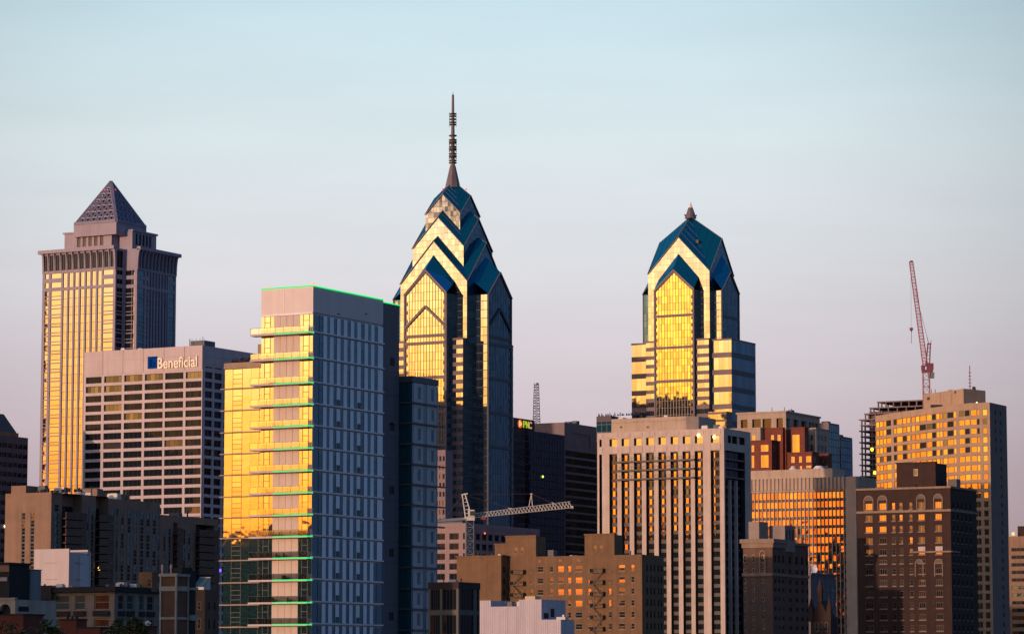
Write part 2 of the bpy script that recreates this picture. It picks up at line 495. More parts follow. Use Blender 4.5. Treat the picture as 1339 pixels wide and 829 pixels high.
# ------------------------------------------------------------------ palette
granite = solid("mauve_granite", (.30, .262, .325), .7, .12, .15, .1)
panel_pink = solid("pale_pink_concrete", (.50, .42, .435), .8, .08, .12, .1)
tan_brick = solid("tan_brick", (.24, .15, .105), .9, .16, .4, .14)
beige_brick = solid("beige_brick", (.165, .095, .05), .9, .18, .4, .16)
dark_brick = solid("dark_brown_brick", (.036, .017, .014), .9, .22, .4, .18)
red_brick = solid("red_brick", (.17, .045, .028), .9, .2, .5, .14)
limestone = solid("limestone_trim", (.36, .29, .235), .85, .14, .5, .16)
concrete = solid("ribbed_concrete", (.48, .39, .35), .85, .12, .2, .16)
warm_concrete = solid("warm_concrete", (.40, .31, .245), .85, .12, .25, .14)
cream = solid("cream_stucco", (.34, .30, .25), .85, .14, .6, .2)
white_metal = solid("white_metal", (.72, .70, .74), .5, .06, .4, .08)
lilac_metal = solid("corrugated_lilac_metal", (.47, .42, .47), .55, .06, .4, .14)
dark_metal = solid("dark_bronze_metal", (.03, .026, .028), .5, .15, .5, .1)
slate_panel = solid("slate_grey_panel", (.085, .09, .11), .6, .1, .3, .1)
black_roof = solid("black_roofing", (.018, .017, .02), .9, .2, .6, .1)
grey_roof = solid("grey_roofing", (.13, .125, .125), .95, .2, .3, .05)
steel = solid("galvanised_steel", (.55, .53, .49), .5, .12, 1.0, .1)
red_steel = solid("red_painted_steel", (.20, .05, .075), .5, .14, 1.0, .1)
white_frame = solid("white_window_frame", (.55, .5, .45), .6, .05, 1, .05)
dark_frame = solid("dark_window_frame", (.03, .03, .034), .5, .05, 1, .05)
purple_stone = solid("purple_granite", (.20, .15, .18), .7, .12, .2, .1)
dusk_stone = solid("dusky_granite", (.095, .075, .10), .7, .12, .2, .1)
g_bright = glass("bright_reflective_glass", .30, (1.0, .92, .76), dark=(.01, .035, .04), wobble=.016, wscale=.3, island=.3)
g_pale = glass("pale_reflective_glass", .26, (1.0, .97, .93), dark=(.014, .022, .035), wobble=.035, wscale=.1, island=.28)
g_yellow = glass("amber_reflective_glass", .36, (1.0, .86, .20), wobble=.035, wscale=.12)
g_mid = glass("coated_glass", .22, (1.0, .95, .9), island=.5)
g_low = glass("weakly_coated_glass", .055, (1.0, .93, .88), island=.8)
g_dark = glass("dark_unmirrored_glass", .004, (1.0, .95, .95), island=.8, ior=1.12)  # barely mirrors; stands in for panes that would reflect something dark
g_blue = glass("sky_tinted_side_glass", .09, (.45, .8, 1.0), dark=(.012, .085, .13), wobble=.02)  # for south sides; the blue sky they mirror is put into the colour
g_teal = glass("teal_glass", .10, (.5, .85, 1.0), dark=(.008, .055, .08), wobble=.02)
g_roof = glass("blue_roof_glass", .34, (.10, .55, .85), dark=(.002, .075, .115), rough=.12, wobble=0)
g_navy = glass("navy_glass", .02, (.6, .7, 1.0), dark=(.006, .008, .018), ior=1.15, wobble=.02)
def lamp_part(b, pos, r, mat, name='lamp'):
    mb = MB(); mb.cone(pos[0], pos[1], pos[2] - r, pos[2], r * .5, r, 8); mb.cone(pos[0], pos[1], pos[2], pos[2] + r, r, r * .5, 8)
    return b.part(name, mb, mat)
def mix(a, b, p):
    return lambda i, j: a if random.random() < p else b

# ------------------------------------------------------------------ ground
gm_, gt_ = new_mat("city_ground")
_o = node(gt_, 'ShaderNodeOutputMaterial'); _b = node(gt_, 'ShaderNodeBsdfPrincipled'); _b.inputs['Roughness'].default_value = .95
_n = node(gt_, 'ShaderNodeTexNoise'); _n.inputs['Scale'].default_value = .02; _n.inputs['Detail'].default_value = 8
_c = node(gt_, 'ShaderNodeTexCoord'); gt_.links.new(_c.outputs['Object'], _n.inputs['Vector'])
_r = ramp(gt_, [(.3, (.035, .035, .035)), (.55, (.06, .058, .055)), (.75, (.05, .06, .035))]); gt_.links.new(_n.outputs['Fac'], _r.inputs[0])
gt_.links.new(_r.outputs[0], _b.inputs['Base Color']); gt_.links.new(_b.outputs[0], _o.inputs[0])
g = MB(); g.face([(-7000, -7000, 0), (7000, -7000, 0), (7000, 7000, 0), (-7000, 7000, 0)])
tag(g.build("ground", gm_), kind='structure')

# ------------------------------------------------------------------ granite tower with pyramid roof (far left)
louvre_m = solid('brown_louvre', (.10, .07, .065), .6)
def pyramid_tower():
    Y = 1467; n = 7.07
    b = Bld('granite_tower', 'tall mauve granite office tower with a latticed pyramid roof and golden windows', 'skyscraper', 168, 326, Y)
    F, Sd = b.F, b.S
    x0 = F.U(55.8, 350) ; y1 = Sd.U(230.6, 350)
    zc0, zc1 = F.Z(151, 350), F.Z(151, 324)          # foot and top of the flared cornice
    W = MB()
    s = 6.695
    colsF = [(x / s + 40) for x in (123, 155, 175, 265, 281, 317, 331, 367, 382, 417, 432, 467, 482, 517, 532, 567, 583, 617, 630, 720)]
    cF = [(F.U(colsF[i], 395), F.U(colsF[i + 1], 395)) for i in range(0, 20, 2)]
    zy = lambda v: 310 + v / s
    zt = lambda v: F.Z(150, zy(v))
    narrow_rows = [(zt(412), zt(284)), (4, zt(434))]
    wide = [(zt(325), zt(282)), (zt(406), zt(360))]
    z = zt(436)
    big, small = (zt(436) - zt(480)), (zt(486) - zt(508))
    pitch = zt(436) - zt(516)
    while z > 8:
        wide.append((z - big, z)); wide.append((z - big - (zt(486) - zt(480)) * -1 - small, z - big - (zt(480) - zt(486)))); z -= pitch
    # walls: narrow strips get one tall glazed strip each, wide bays a window per floor
    def face_grid(F, u0, u1, cols, gmat):
        edges = [u0]
        kinds = []
        for i, (a, c) in enumerate(cols):
            w = i in (0, 1, len(cols) - 1)
            kinds.append(w)
        cuts = [u0] + [(cols[i][1] + cols[i + 1][0]) / 2 for i in range(len(cols) - 1)] + [u1]
        for i, (a, c) in enumerate(cols):
            if kinds[i]:
                b.grid(W, F, cuts[i], cuts[i + 1], 0, zc0, [(a, c)], wide, .5, 0, style='p', gm=gmat, fm=granite)
            else:
                b.grid(W, F, cuts[i], cuts[i + 1], 0, zc0, [(a, c)], narrow_rows, .6, 0, win=False)
                for (ra, rb) in narrow_rows:
                    mb = MB(); hh = rb - ra
                    nn = max(1, int(hh / 3.9)); m2 = (a + c) / 2
                    for e in range(nn):
                        za, zb = ra + hh * e / nn, ra + hh * (e + 1) / nn
                        mb.pbox(F, a, m2 - .05, za + .12, zb - .12, -.58, -.4, 0, .003); mb.pbox(F, m2 + .05, c, za + .12, zb - .12, -.58, -.4, 0, .003)
                    b.part('window_strip', mb, [gmat])
    face_grid(F, x0, -n, cF, g_mid2)
    cs = [944, 998, 1015, 1028, 1040, 1055, 1066, 1080, 1092, 1106, 1118, 1132, 1144, 1158, 1170, 1184, 1192, 1201, 1212, 1260]
    cS = [(Sd.U(cs[i] / s + 40, 390), Sd.U(cs[i + 1] / s + 40, 390)) for i in range(0, 20, 2)]
    face_grid(Sd, n, y1, cS, g_blue)
    # re-entrant corner
    Sn, Fn = b.side(-n), b.front(n)
    b.grid(W, Sn, 0, n, 0, zc1, [(1.0, n - 1.2)], wide + [(zt(262), zt(110))], .4, 0, style='m2', gm=g_dark, fm=granite)
    b.grid(W, Fn, -n, 0, 0, zc1, [(-n + .6, -n + 4.1), (-n + 4.3, -n + 5.6)], wide, .4, 0, style='p', gm=lambda i, j: g_dark if i == 0 else g_mid2, fm=granite)  # dark pane stands in for the mirrored notch wall
    # back, left and top
    W.face([(0, y1, 0), (x0, y1, 0), (x0, y1, zc1), (0, y1, zc1)]); W.face([(x0, y1, 0), (x0, 0, 0), (x0, 0, zc1), (x0, y1, zc1)])
    W.face([(x0, 0, zc1 - 1), (-n, 0, zc1 - 1), (-n, n, zc1 - 1), (0, n, zc1 - 1), (0, y1, zc1 - 1), (x0, y1, zc1 - 1)])
    # recessed gallery wall behind the cornice ribs
    W.face([F.pt(x0, zc0), F.pt(-n, zc0), F.pt(-n, zc1), F.pt(x0, zc1)]); W.face([Sd.pt(n, zc0), Sd.pt(y1, zc0), Sd.pt(y1, zc1), Sd.pt(n, zc1)])
    b.part('wall', W, granite)
    # flared cornice: curved ribs carrying a slab, dark glazing between
    def flare(F, u0, u1, cnt, gmat):
        mb = MB(); H = zc1 - zc0; out = 1.4
        N = 7
        prof = [(zc0 + H * t, .35 + out * (1 - math.sqrt(max(0, 1 - t * t)))) for t in [i / N for i in range(N + 1)]]
        ws = (u1 - u0) / cnt
        for i in range(cnt + 1):
            w = .95 if i in (0, cnt) else .5
            c = u0 + ws * i + (w / 2 if i == 0 else -w / 2 if i == cnt else 0)
            for a in range(N):
                (za, da), (zb, db) = prof[a], prof[a + 1]
                l, r = c - w / 2, c + w / 2
                mb.face([F.pt(l, za, da), F.pt(r, za, da), F.pt(r, zb, db), F.pt(l, zb, db)])
                mb.face([F.pt(l, za, 0), F.pt(l, za, da), F.pt(l, zb, db), F.pt(l, zb, 0)])
                mb.face([F.pt(r, za, da), F.pt(r, za, 0), F.pt(r, zb, 0), F.pt(r, zb, db)])
        mb.pbox(F, u0 - (out + .3 if F is b.F else 0), u1 + (out + .3 if F is b.S else 0), zc1 - .6, zc1 + 1.0, -.3, out + .35)
        mb.pbox(F, u0, u1, zc0 - .5, zc0, -.2, .32)
        b.part('cornice', mb, granite)
        for i in range(cnt):
            b.win(F, u0 + ws * i + .5, u0 + ws * (i + 1) - .5, zc0 + .4, zc1 - 1.2, .05, 'm2', granite, gmat, jit=.002)
    flare(F, x0, -n, 12, g_dark); flare(Sd, n, y1, 11, g_navy)
    # upper block with louvres, then plinth and pyramid
    zt1 = F.Z(150, 299); zt2 = P(150, 291, Y + 20).z
    m = 3.6
    U = MB(); F2, S2 = b.front(m + 2), b.side(-m - 2)
    ux0, ux1 = F2.U(84.5, 310), F2.U(146, 310); uy0, uy1 = S2.U(173, 310), S2.U(204.5, 310)
    lou = [(F2.U(80 + a / 8.29, 315), F2.U(80 + (a + 38) / 8.29, 315)) for a in (172, 233, 296, 357, 420)]
    b.grid(U, F2, ux0, ux1, zc1, zt1, lou, [(F2.Z(120, 322), F2.Z(120, 307)), (F2.Z(120, 304.5), F2.Z(120, 302.5))], .5, 0, gm=louvre_m, fm=granite, name='louvre')
    lo2 = [(S2.U(80 + a / 8.29, 315), S2.U(80 + (a + 24) / 8.29, 315)) for a in (806, 845, 882, 918, 953)]
    b.grid(U, S2, uy0, uy1, zc1, zt1, lo2, [(S2.Z(190, 323), S2.Z(190, 308))], .5, 0, gm=g_dark, fm=granite, name='louvre')
    U.face([F2.pt(ux1, zc1), (ux1, uy0, zc1), (ux1, uy0, zt1), F2.pt(ux1, zt1)]); U.face([(ux1, uy0, zc1), (-m - 2, uy0, zc1), (-m - 2, uy0, zt1), (ux1, uy0, zt1)])
    U.face([(ux0, uy1, zc1), (ux0, m + 2, zc1), (ux0, m + 2, zt1), (ux0, uy1, zt1)]); U.face([(-m - 2, uy1, zc1), (ux0, uy1, zc1), (ux0, uy1, zt1), (-m - 2, uy1, zt1)])
    U.face([(ux0, m + 2, zt1), (ux1, m + 2, zt1), (ux1, uy0, zt1), (-m - 2, uy0, zt1), (-m - 2, uy1, zt1), (ux0, uy1, zt1)])
    U.pbox(F2, ux0 - .6, ux1 + .4, zt1 + .003, zt1 + .8, -2, .6); U.pbox(S2, uy0 - .4, uy1 + .6, zt1 + .003, zt1 + .8, -2, .6)
    b.part('upper_block', U, granite)
    # pyramid
    apex = P(145, 238, Y + 24)
    la = b.local(apex); cx, cy = la.x, la.y
    nc = b.M @ Vector((cx + 11.7, cy - 11.7, 0)); z0 = P(157.5, 289.8, nc.y).z
    h = 11.7
    pl = MB(); pl.box(cx - h - .4, cx + h + .4, cy - h - .4, cy + h + .4, zt1 - 2, z0); b.part('plinth', pl, granite)
    A = Vector((cx, cy, la.z))
    cor = [Vector((cx - h, cy - h, z0)), Vector((cx + h, cy - h, z0)), Vector((cx + h, cy + h, z0)), Vector((cx - h, cy + h, z0))]
    core = MB()
    ins = [Vector((cx + (c.x - cx) * .93, cy + (c.y - cy) * .93, z0)) for c in cor]; Ai = A - Vector((0, 0, 2.2))
    lat = MB()
    for i in range(4):
        p, q = cor[i], cor[(i + 1) % 4]
        core.face([ins[i], ins[(i + 1) % 4], Ai])
        N = 7
        lat.bar(p, A, .7); lat.bar(p + Vector((0, 0, .4)), q + Vector((0, 0, .4)), .7)
        for e in range(1, N):
            t = e / N
            base = p + (q - p) * t
            lat.bar(base, base + (A - p) * (1 - t), .42)
            lat.bar(base, base + ((A - q) * t), .42)
        for e in range(1, N):
            t = e / N
            lat.bar(p + (A - p) * t, q + (A - q) * t, .34)
    b.part('pyramid_core', core, dark_metal); b.part('pyramid_lattice', lat, solid("mauve_painted_steel", (.19, .19, .28), .6))
    rl = glow("red_beacon", (1.0, .03, .06), 1.4)
    for px, py in ((140, 252), (153.6, 252.7)):
        t = .83
        d = (ins[0] + ins[1]) / 2 if px < 145 else (ins[1] + ins[2]) / 2
        p = A + (d - A) * .19
        lamp_part(b, (p.x - (1.5 if px < 145 else 0) + (.4 if px > 145 else 0), p.y - (.6 if px < 145 else 0), p.z), .36, rl, 'beacon')
    b.finish()
g_mid2 = glass("gold_catching_glass", .25, (1.0, .88, .74), island=.2)
pyramid_tower()

# ------------------------------------------------------------------ pink office block with rooftop sign
g_blind = glass('blinds_behind_glass', .02, (1, .95, .9), dark=(.055, .045, .04), island=.9)
def bank_block():
    b = Bld('office_block', 'pale pink concrete office block with rows of dark ribbon windows, carrying a bank sign', 'office building', 265, 451.5, 1329)
    F, Sd = b.F, b.S; H = b.H
    z = 3.767
    x0 = F.U(110.3, 470); y1 = 52
    cF = [(F.U(a / z, 500), F.U(c / z, 500)) for a, c in ((423, 500), (513, 600), (612, 701), (713, 803), (813, 903), (915, 993))]
    top = F.Z(262, 440 + 171 / z); pitch = F.Z(262, 440 + 171 / z) - F.Z(262, 440 + (171 + 47.3) / z); h = pitch * 32.5 / 47.3
    rows = rows_pitch(top, h, pitch)
    W = MB()
    def reflection_pick(i, j):  # glass picked by column and row to imitate what the front mirrors
        if j > len(rows) - 3: return g_low if random.random() < .45 else g_dark
        if i == 2: return g_low if random.random() < .5 else g_dark
        r = random.random()
        return g_low if r < .06 else g_blind if r < .14 else g_dark
    b.grid(W, F, x0, 0, 0, H - .01, cF, rows, .8, 0, style='m4', fm=dark_frame, gm=reflection_pick)
    cS = [(Sd.U((1010 + 46.5 * i) / z, 500) , Sd.U((1048 + 46.5 * i) / z, 500)) for i in range(1)]
    w0, w1 = cS[0]; pt = Sd.U(1056.5 / z, 500) - w0
    cS = [(w0 + pt * i, w1 + pt * i) for i in range(int((y1 - w1) / pt))]
    b.grid(W, Sd, 0, y1, 0, H - .01, cS, rows + [(top + pitch * .42, top + pitch * .55)], .8, 0, style='m2', fm=dark_frame, gm=g_navy)
    b.shell(W, x0, 0, 0, y1, 0, H - .01)
    # parapet panels with joints standing proud
    zj = top + .8
    for i, (a, c) in enumerate(cF):
        l = x0 if i == 0 else (cF[i - 1][1] + a) / 2
        r = 0 if i == 5 else (c + cF[i + 1][0]) / 2
        W.pbox(F, l + .1, r - .1, zj, H - 4.4, 0, .18); W.pbox(F, l + .1, r - .1, H - 4.2, H, 0, .18)
    for i in range(len(cS)):
        a = cS[i][0] - .5; c = a + pt
        W.pbox(Sd, a + .1, min(c - .1, y1), zj + pitch * .6, H - 4.4, 0, .18); W.pbox(Sd, a + .1, min(c - .1, y1), H - 4.2, H, 0, .18)
    b.part('wall', W, panel_pink)
    clutter(b, x0 + 4, -3, 3, 9, H, 23, 6, 1.3)
    p = MB()
    p.box(-1.5, 4.5 - 6, 8, 14, H, H + 3.0); p.box(-1.2, -.6, 9, 9.6, H + 3, H + 4.2)
    p2 = MB(); u = Sd.U(269, 450)
    p2.box(-9, -2, u + 2, u + 10, H - .2, H + 2.6)
    for i in range(4): p2.bar((-8.5 + 2 * i, u + 2.4, H + 2.6), (-8.5 + 2 * i, u + 2.4, H + 3.6), .06)
    b.part('roof_plant', p2, slate_panel)
    a = MB(); a.bar((F.U(244.5, 455), 2, H), (F.U(244.5, 455), 2, H + 3.2), .12); a.bar((-1, 1.5, H), (-1, 1.5, H + 4), .06)
    b.part('antenna', a, dark_metal)
    b.finish()
    # the sign is its own thing, fixed to the parapet
    sg = bpy.data.objects.new('building_sign', None); COL.objects.link(sg)
    u0, u1 = F.U(194.3, 474), F.U(259, 470); zz0 = F.Z(225, 481.0)
    sg.location = b.M @ Vector(F.pt(u0, 0)); sg.location.z = zz0; sg.rotation_euler = b.root.rotation_euler
    tag(sg, 'blue square emblem and raised cream letters on the pale pink office block', 'sign')
    class Fr:
        def __init__(s, off): s.o = off
        def pt(s, u, z, d=0): return (u - u0, -d, z - zz0)
    G = Fr(0)
    pb = MB(); e1 = F.U(206.0, 474); ez0, ez1 = F.Z(200, 482.0), F.Z(200, 466.3)
    pb.pbox(G, u0, e1, ez0, ez1, .2, .7)
    pb.build('emblem', glow("blue_sign_face", (.01, .075, .30), .55), sg)
    pm = MB(); w = e1 - u0; hh = ez1 - ez0
    pm.pbox(G, u0 + w * .2, u0 + w * .8, ez1 - hh * .19, ez1 - hh * .13, .7, .85); pm.pbox(G, u0 + w * .25, u0 + w * .36, ez0 + hh * .12, ez1 - hh * .24, .7, .85)
    pm.pbox(G, u0 + w * .42, u0 + w * .53, ez0 + hh * .12, ez1 - hh * .24, .7, .85)
    pm.pbox(G, u0 + w * .58, u0 + w * .82, ez0 + hh * .12, ez0 + hh * .2, .7, .85); pm.pbox(G, u0 + w * .74, u0 + w * .84, ez0 + hh * .23, ez0 + hh * .42, .7, .85)
    pm.pbox(G, u0 + w * .58, u0 + w * .8, ez0 + hh * .45, ez0 + hh * .52, .7, .85)
    pm.build('emblem_mark', glow("deep_blue_sign_mark", (.004, .03, .14), .5), sg)
    text_mesh("Beneficial", 'letters', solid("cream_sign_letters", (.9, .80, .62), .5, .04), sg, G, F.U(207.3, 474), u1, F.Z(225, 481.5), F.Z(225, 467.2), .25, .55)
bank_block()

# ------------------------------------------------------------------ far-left dark tower with a cut-off roof
def dark_roof_tower():
    b = Bld('dark_tower', 'dark office tower with a sloping copper-edged roof at the far left edge', 'office building', -25, 566, 1300)
    F, Sd = b.F, b.S; H = b.H
    y1 = Sd.U(36.6, 577)
    W = MB(); rows = rows_pitch(H - 3, 1.9, 3.9)
    n = 9; cs = [(y1 * (i + .06) / n, y1 * (i + .94) / n) for i in range(n)]
    b.grid(W, Sd, 0, y1, 0, H, cs, rows, .5, 0, gm=mix(g_navy, g_dark, .5), fm=dark_frame, style='m2')
    b.shell(W, -40, 0, 0, y1, 0, H, front=True)
    b.part('wall', W, dusk_stone)
    r = MB(); ya, yb = y1 * .02, Sd.U(24.5, 571); G5 = b.side(-9); t = G5.Z(5, 541.5); yt = G5.U(5.0, 541.5)
    base = [(-40, ya, H + 1.6), (-1, ya, H + 1.6), (-1, yb, H + 1.6), (-40, yb, H + 1.6)]; tp = [(-28, ya + 6, t), (-9, ya + 6, t), (-9, yt, t), (-28, yt, t)]
    for i in range(4):
        j = (i + 1) % 4; r.face([base[i], base[j], tp[j], tp[i]])
    r.face(tp); b.part('roof', r, solid("slate_roofing", (.05, .055, .075), .7))
    e = MB(); e.box(-40.5, -.6, ya - .4, yb + .6, H + .004, H + 1.6); b.part('eaves', e, solid("copper_eaves", (.16, .10, .05), .5))
    q = Sd.at(5.8, 688); lamp_part(b, (.4, q[0], q[1]), .55, glow("white_lamp", (1, .9, .6), 4))
    b.finish()
dark_roof_tower()

# ------------------------------------------------------------------ long tan apartment slab
lime3 = solid('grey_window_frame', (.16, .14, .13), .7, .1, 1, .1)
def tan_slab():
    b = Bld('apartment_slab', 'long tan brick apartment slab with stacks of dark balconies, below the pink office block', 'apartment building', 67.3, 643.3, 520)
    F, Sd = b.F, b.S; H = b.H; z = 3.938
    x0 = F.U(7.2, 641); yA = Sd.U(141, 651); yB = Sd.U(209.5, 661); yC = Sd.U(286, 683)
    HB = Sd.Z(150, 652.2); HC = Sd.Z(215, 673)
    W = MB()
    rows = rows_pitch(F.Z(35, 620 + 195 / z), .9 + .55, F.Z(35, 620 + 195 / z) - F.Z(35, 620 + 234 / z))
    b.grid(W, F, x0, 0, 0, H, [(F.U(a / z, 680), F.U(c / z, 680)) for a, c in ((111, 131), (156, 178))], rows, .25, 0, style='s2', fm=lime3, gm=mix(g_low, g_dark, .3))
    fl = Sd.Z(145, 620 + 205 / z); p = Sd.Z(145, 620 + 205 / z) - Sd.Z(145, 620 + 246 / z)
    rowS = rows_pitch(fl + 1.0, 1.5, p)
    def seg(u0, u1, h, cols, rws):
        b.grid(W, Sd, u0, u1, 0, h, cols, rws, .15, 0, style='s1', fm=lime3, gm=mix(g_teal, g_dark, .55))
    U = lambda v, y=690: Sd.U(v / z, y)
    b1 = (U(318), U(420)); b2 = (U(492), U(556)); b3 = (U(1008), U(1105)); b4 = (U(893), U(915))
    seg(0, b1[0], H, [(U(277), U(302))], rowS)
    seg(b1[1], b2[0], H, [(U(445), U(456)), (U(468), U(480))], rowS)
    seg(b2[1], yB, HB, [(U(a), U(c)) for a, c in ((568, 587), (598, 606), (622, 637), (655, 673), (687, 706), (720, 740), (752, 772), (784, 804), (814, 822))], rowS)
    rowC = [r for r in rowS if r[1] < HC - 1.5]
    seg(yB, b4[0], HC, [(U(841), U(852)), (U(868), U(878))], rowC)
    seg(b4[1], b3[0], HC, [(U(943), U(954)), (U(968), U(980))], rowC)
    seg(b3[1], yC, HC, [(U(1118), U(1128))], rowC)
    # recessed balcony stacks
    for (a, c), h in ((b1, H), (b2, H), (b4, HC), (b3, HC)):
        W.face([Sd.pt(a, 0, -1.8), Sd.pt(c, 0, -1.8), Sd.pt(c, h, -1.8), Sd.pt(a, h, -1.8)])
        W.face([Sd.pt(a, 0), Sd.pt(a, 0, -1.8), Sd.pt(a, h, -1.8), Sd.pt(a, h)]); W.face([Sd.pt(c, 0, -1.8), Sd.pt(c, 0), Sd.pt(c, h), Sd.pt(c, h, -1.8)])
        W.pbox(Sd, a + .01, c - .01, min(h, fl + 4.4 if h > HC else h) - (1.2 if h == HC else .01), h - .01, -1.79, -.01)
        zz = fl - 1.4 if h > HC else fl - 1.4 - p
        while zz > 4:
            mb = MB()
            mb.pbox(Sd, a - .15, c + .15, zz, zz + .22, -1.7, 1.0); mb.pbox(Sd, a - .15, c + .15, zz + .22, zz + 1.15, .85, 1.0)
            if zz > HC - 62: b.part('balcony', mb, solid("brown_balcony_panel", (.10, .06, .045), .8))
            if c - a > 2.5:
                b.win(Sd, a + .4, c - .4, zz + .3, zz + 2.3, 1.75, 'm2', dark_frame, g_dark)
            zz -= p
    b.shell(W, x0, -.001, 0, yA, 0, H); b.shell(W, x0 + .01, -.002, yA, yB, 0, HB); b.shell(W, x0 + .02, -.003, yB, yC, 0, HC)
    W.face([Sd.pt(yA, HB), Sd.pt(yA, H), (x0, yA, H), (x0, yA, HB)])
    b.part('wall', W, tan_brick)
    r = MB(); G2 = b.side(-9)
    r.box(-13, -9, G2.U(127, 650), G2.U(134.5, 650), H - 1, G2.Z(130, 639)); r.box(-15, -9.2, G2.U(134.6, 650), G2.U(171, 655), H - 1, G2.Z(134, 643.5))
    b.part('penthouse', r, tan_brick)
    r = MB(); r.box(x0 + .4, F.U(29, 640), 1, 6, H, H + 1.3); b.part('roof_shed', r, tan_brick)
    fr = MB()
    for i in range(14):
        u = F.U(42, 645) + i * .65; fr.cone(u, 1.2 + random.random(), H, H + .3 + random.random() * .5, .25, .3, 6)
    b.part('roof_planter', fr, black_roof)
    clutter(b, x0 + 3, -2, 3, yB - 3, H, 21, 9); clutter(b, -9, -2, yB, yC - 2, HC, 22, 4)
    q = Sd.at(126.5, 743); lamp_part(b, (.5, q[0], q[1]), .28, glow("amber_lamp", (1, .5, .08), 3))
    q = Sd.at(284, 745.5); lamp_part(b, (.6, q[0], q[1]), .26, glow("violet_lamp", (.15, .05, 1.0), 4))
    b.finish()
tan_slab()

# ------------------------------------------------------------------ glass and white panel apartment tower (centre left)
slab_paint = solid('pale_balcony_slab', (.50, .42, .40), .7, .06, .5, .1)
def apartment_tower():
    b = Bld('apartment_tower', 'tall glass and white panel apartment tower edged with green light strips and stacked balconies', 'apartment building', 409.6, 374.5, 610)
    F, Sd = b.F, b.S; H = b.H
    z4 = lambda v: 280 + v / 3.453
    y4 = lambda v: 360 + v / 3.453
    x0 = F.U(341.6, 420); y1 = Sd.U(501, 420)
    slabs = [434.4, 467.7, 499.9, 528, 556.4, 585.3, 614.5, 643.2, 671.8, 700.2, 728.4, 757.2, 786.6, 815.4]
    zs = [F.Z(409, v) for v in slabs]
    p = zs[-2] - zs[-1]
    while zs[-1] > 6: zs.append(zs[-1] - p)
    ztop = F.Z(409, 408)
    W = MB()
    # solid core set back behind the skin
    W.box(x0 + .3, -.3, .3, y1 - .1, 0, H - .3)
    W.pbox(F, x0, 0, ztop, H, -.3, 0); W.pbox(Sd, 0.001, y1, ztop, H, -.3, -.001)
    for u in (371,): W.pbox(F, F.U(u, 390), F.U(u, 390) + .12, ztop + .3, H - .3, 0, .06, 1)
    W.pbox(F, x0, 0, ztop - .35, ztop - .003, -.2, .12, 1)
    for u in (441, 477): W.pbox(Sd, Sd.U(u, 412), Sd.U(u, 412) + .9, Sd.Z(u, 411), Sd.Z(u, 409.6), 0, .05, 2)
    b.part('wall', W, [solid("pale_rain_screen", (.62, .545, .54), .6, .04, .3, .05), white_metal, dark_metal])
    gl1, gl2 = F.U(358, 430), F.U(392, 430)
    tops = [ztop - .4] + [v - .28 for v in zs[:-1]]
    pane_panel = solid("beige_wall_panel", (.52, .42, .37), .6, .05, .3, .06)
    for i, (zb, zt) in enumerate(zip(zs, tops)):
        mb = MB()
        n = 4
        for e in range(n):
            a, c = gl1 + (gl2 - gl1) * e / n, gl1 + (gl2 - gl1) * (e + 1) / n
            mb.pbox(F, a + .03, c - .03, zb, zt, -.28, 0)
        vis = F.Z(400, 835) < zt
        if vis or i % 4 == 0: b.part('wall_panel', mb, pane_panel)
        for (a, c) in ((x0 + .05, gl1), (gl2, -.05)):
            m = MB(); w = (c - a)
            t1, t2 = a + w * .27, a + w * .72
            m.pbox(F, a, t1 - .05, zb, zt, -.25, -.05, 0, .003); m.pbox(F, t2 + .05, c, zb, zt, -.25, -.05, 0, .003)
            m.pbox(F, t1 + .06, t2 - .06, zb, zb + 2.3, -.25, -.05, 0, .003); m.pbox(F, t1 + .06, t2 - .06, zb + 2.4, zt, -.25, -.05, 0, .003)
            m.pbox(F, t1 - .05, t1 + .05, zb, zt, -.25, .0, 1); m.pbox(F, t2 - .05, t2 + .05, zb, zt, -.25, .0, 1); m.pbox(F, t1 + .05, t2 - .05, zb + 2.3, zb + 2.4, -.25, .0, 1)
            if vis: b.part('balcony_door', m, [g_bright, solid("bronze_mullion", (.09, .065, .045), .4)])
        if not vis: continue
        # balcony: slab, glass railing, light strip
        s = MB(); u0, u1 = F.U(334.6, 440), .25
        s.pbox(F, u0, u1, zb - .36, zb, 0.001, 2.0)
        bal = b.part('balcony', s, slab_paint)
        rl = MB()
        for e in range(7):
            a = u0 + .05 + (u1 - u0 - .1) * e / 7; c = u0 + .05 + (u1 - u0 - .1) * (e + 1) / 7
            rl.pbox(F, a + .02, c - .02, zb + .08, zb + 1.1, 1.9, 1.93, 0)
            rl.pbox(F, a - .02, a + .02, zb, zb + 1.15, 1.88, 1.95, 1)
        rl.pbox(F, u1 - .07, u1 - .04, zb + .08, zb + 1.1, 0, 1.9, 0)
        rl.pbox(F, u0, u1, zb + 1.1, zb + 1.15, 1.88, 1.96, 1)
        rail = b.part('railing', rl, [rail_glass, dark_frame], bal)
        lt = MB(); gu = F.U(366.5, 440)
        lt.pbox(F, gu, u1 + .02, zb - .24, zb - .03, 2.001, 2.06); lt.pbox(b.side(u1), -2.0, -.05, zb - .24, zb - .03, .001, .06)
        b.part('light_strip', lt, green, bal)
        # furniture on some balconies
        if i in (1, 2, 3, 4, 7, 8, 9, 10, 11, 12):
            fm = MB(); rr = random.Random(i)
            for e in range(rr.choice((2, 3, 4))):
                uu = gl1 - 1 + rr.random() * 5.2
                fm.pbox(F, uu, uu + .55 + .5 * rr.random(), zb + .25, zb + .45, .6, 1.2); fm.pbox(F, uu, uu + .1, zb + .45, zb + .85, .6, 1.2)
                for q in (0, .45): fm.pbox(F, uu + q, uu + q + .06, zb, zb + .25, .65, 1.15)
            o = fm.build('balcony_furniture', dark_metal, None)
            o.matrix_world = b.M.copy()
            tag(o, furniture_label(i), 'furniture', 'furniture on the tower balconies')
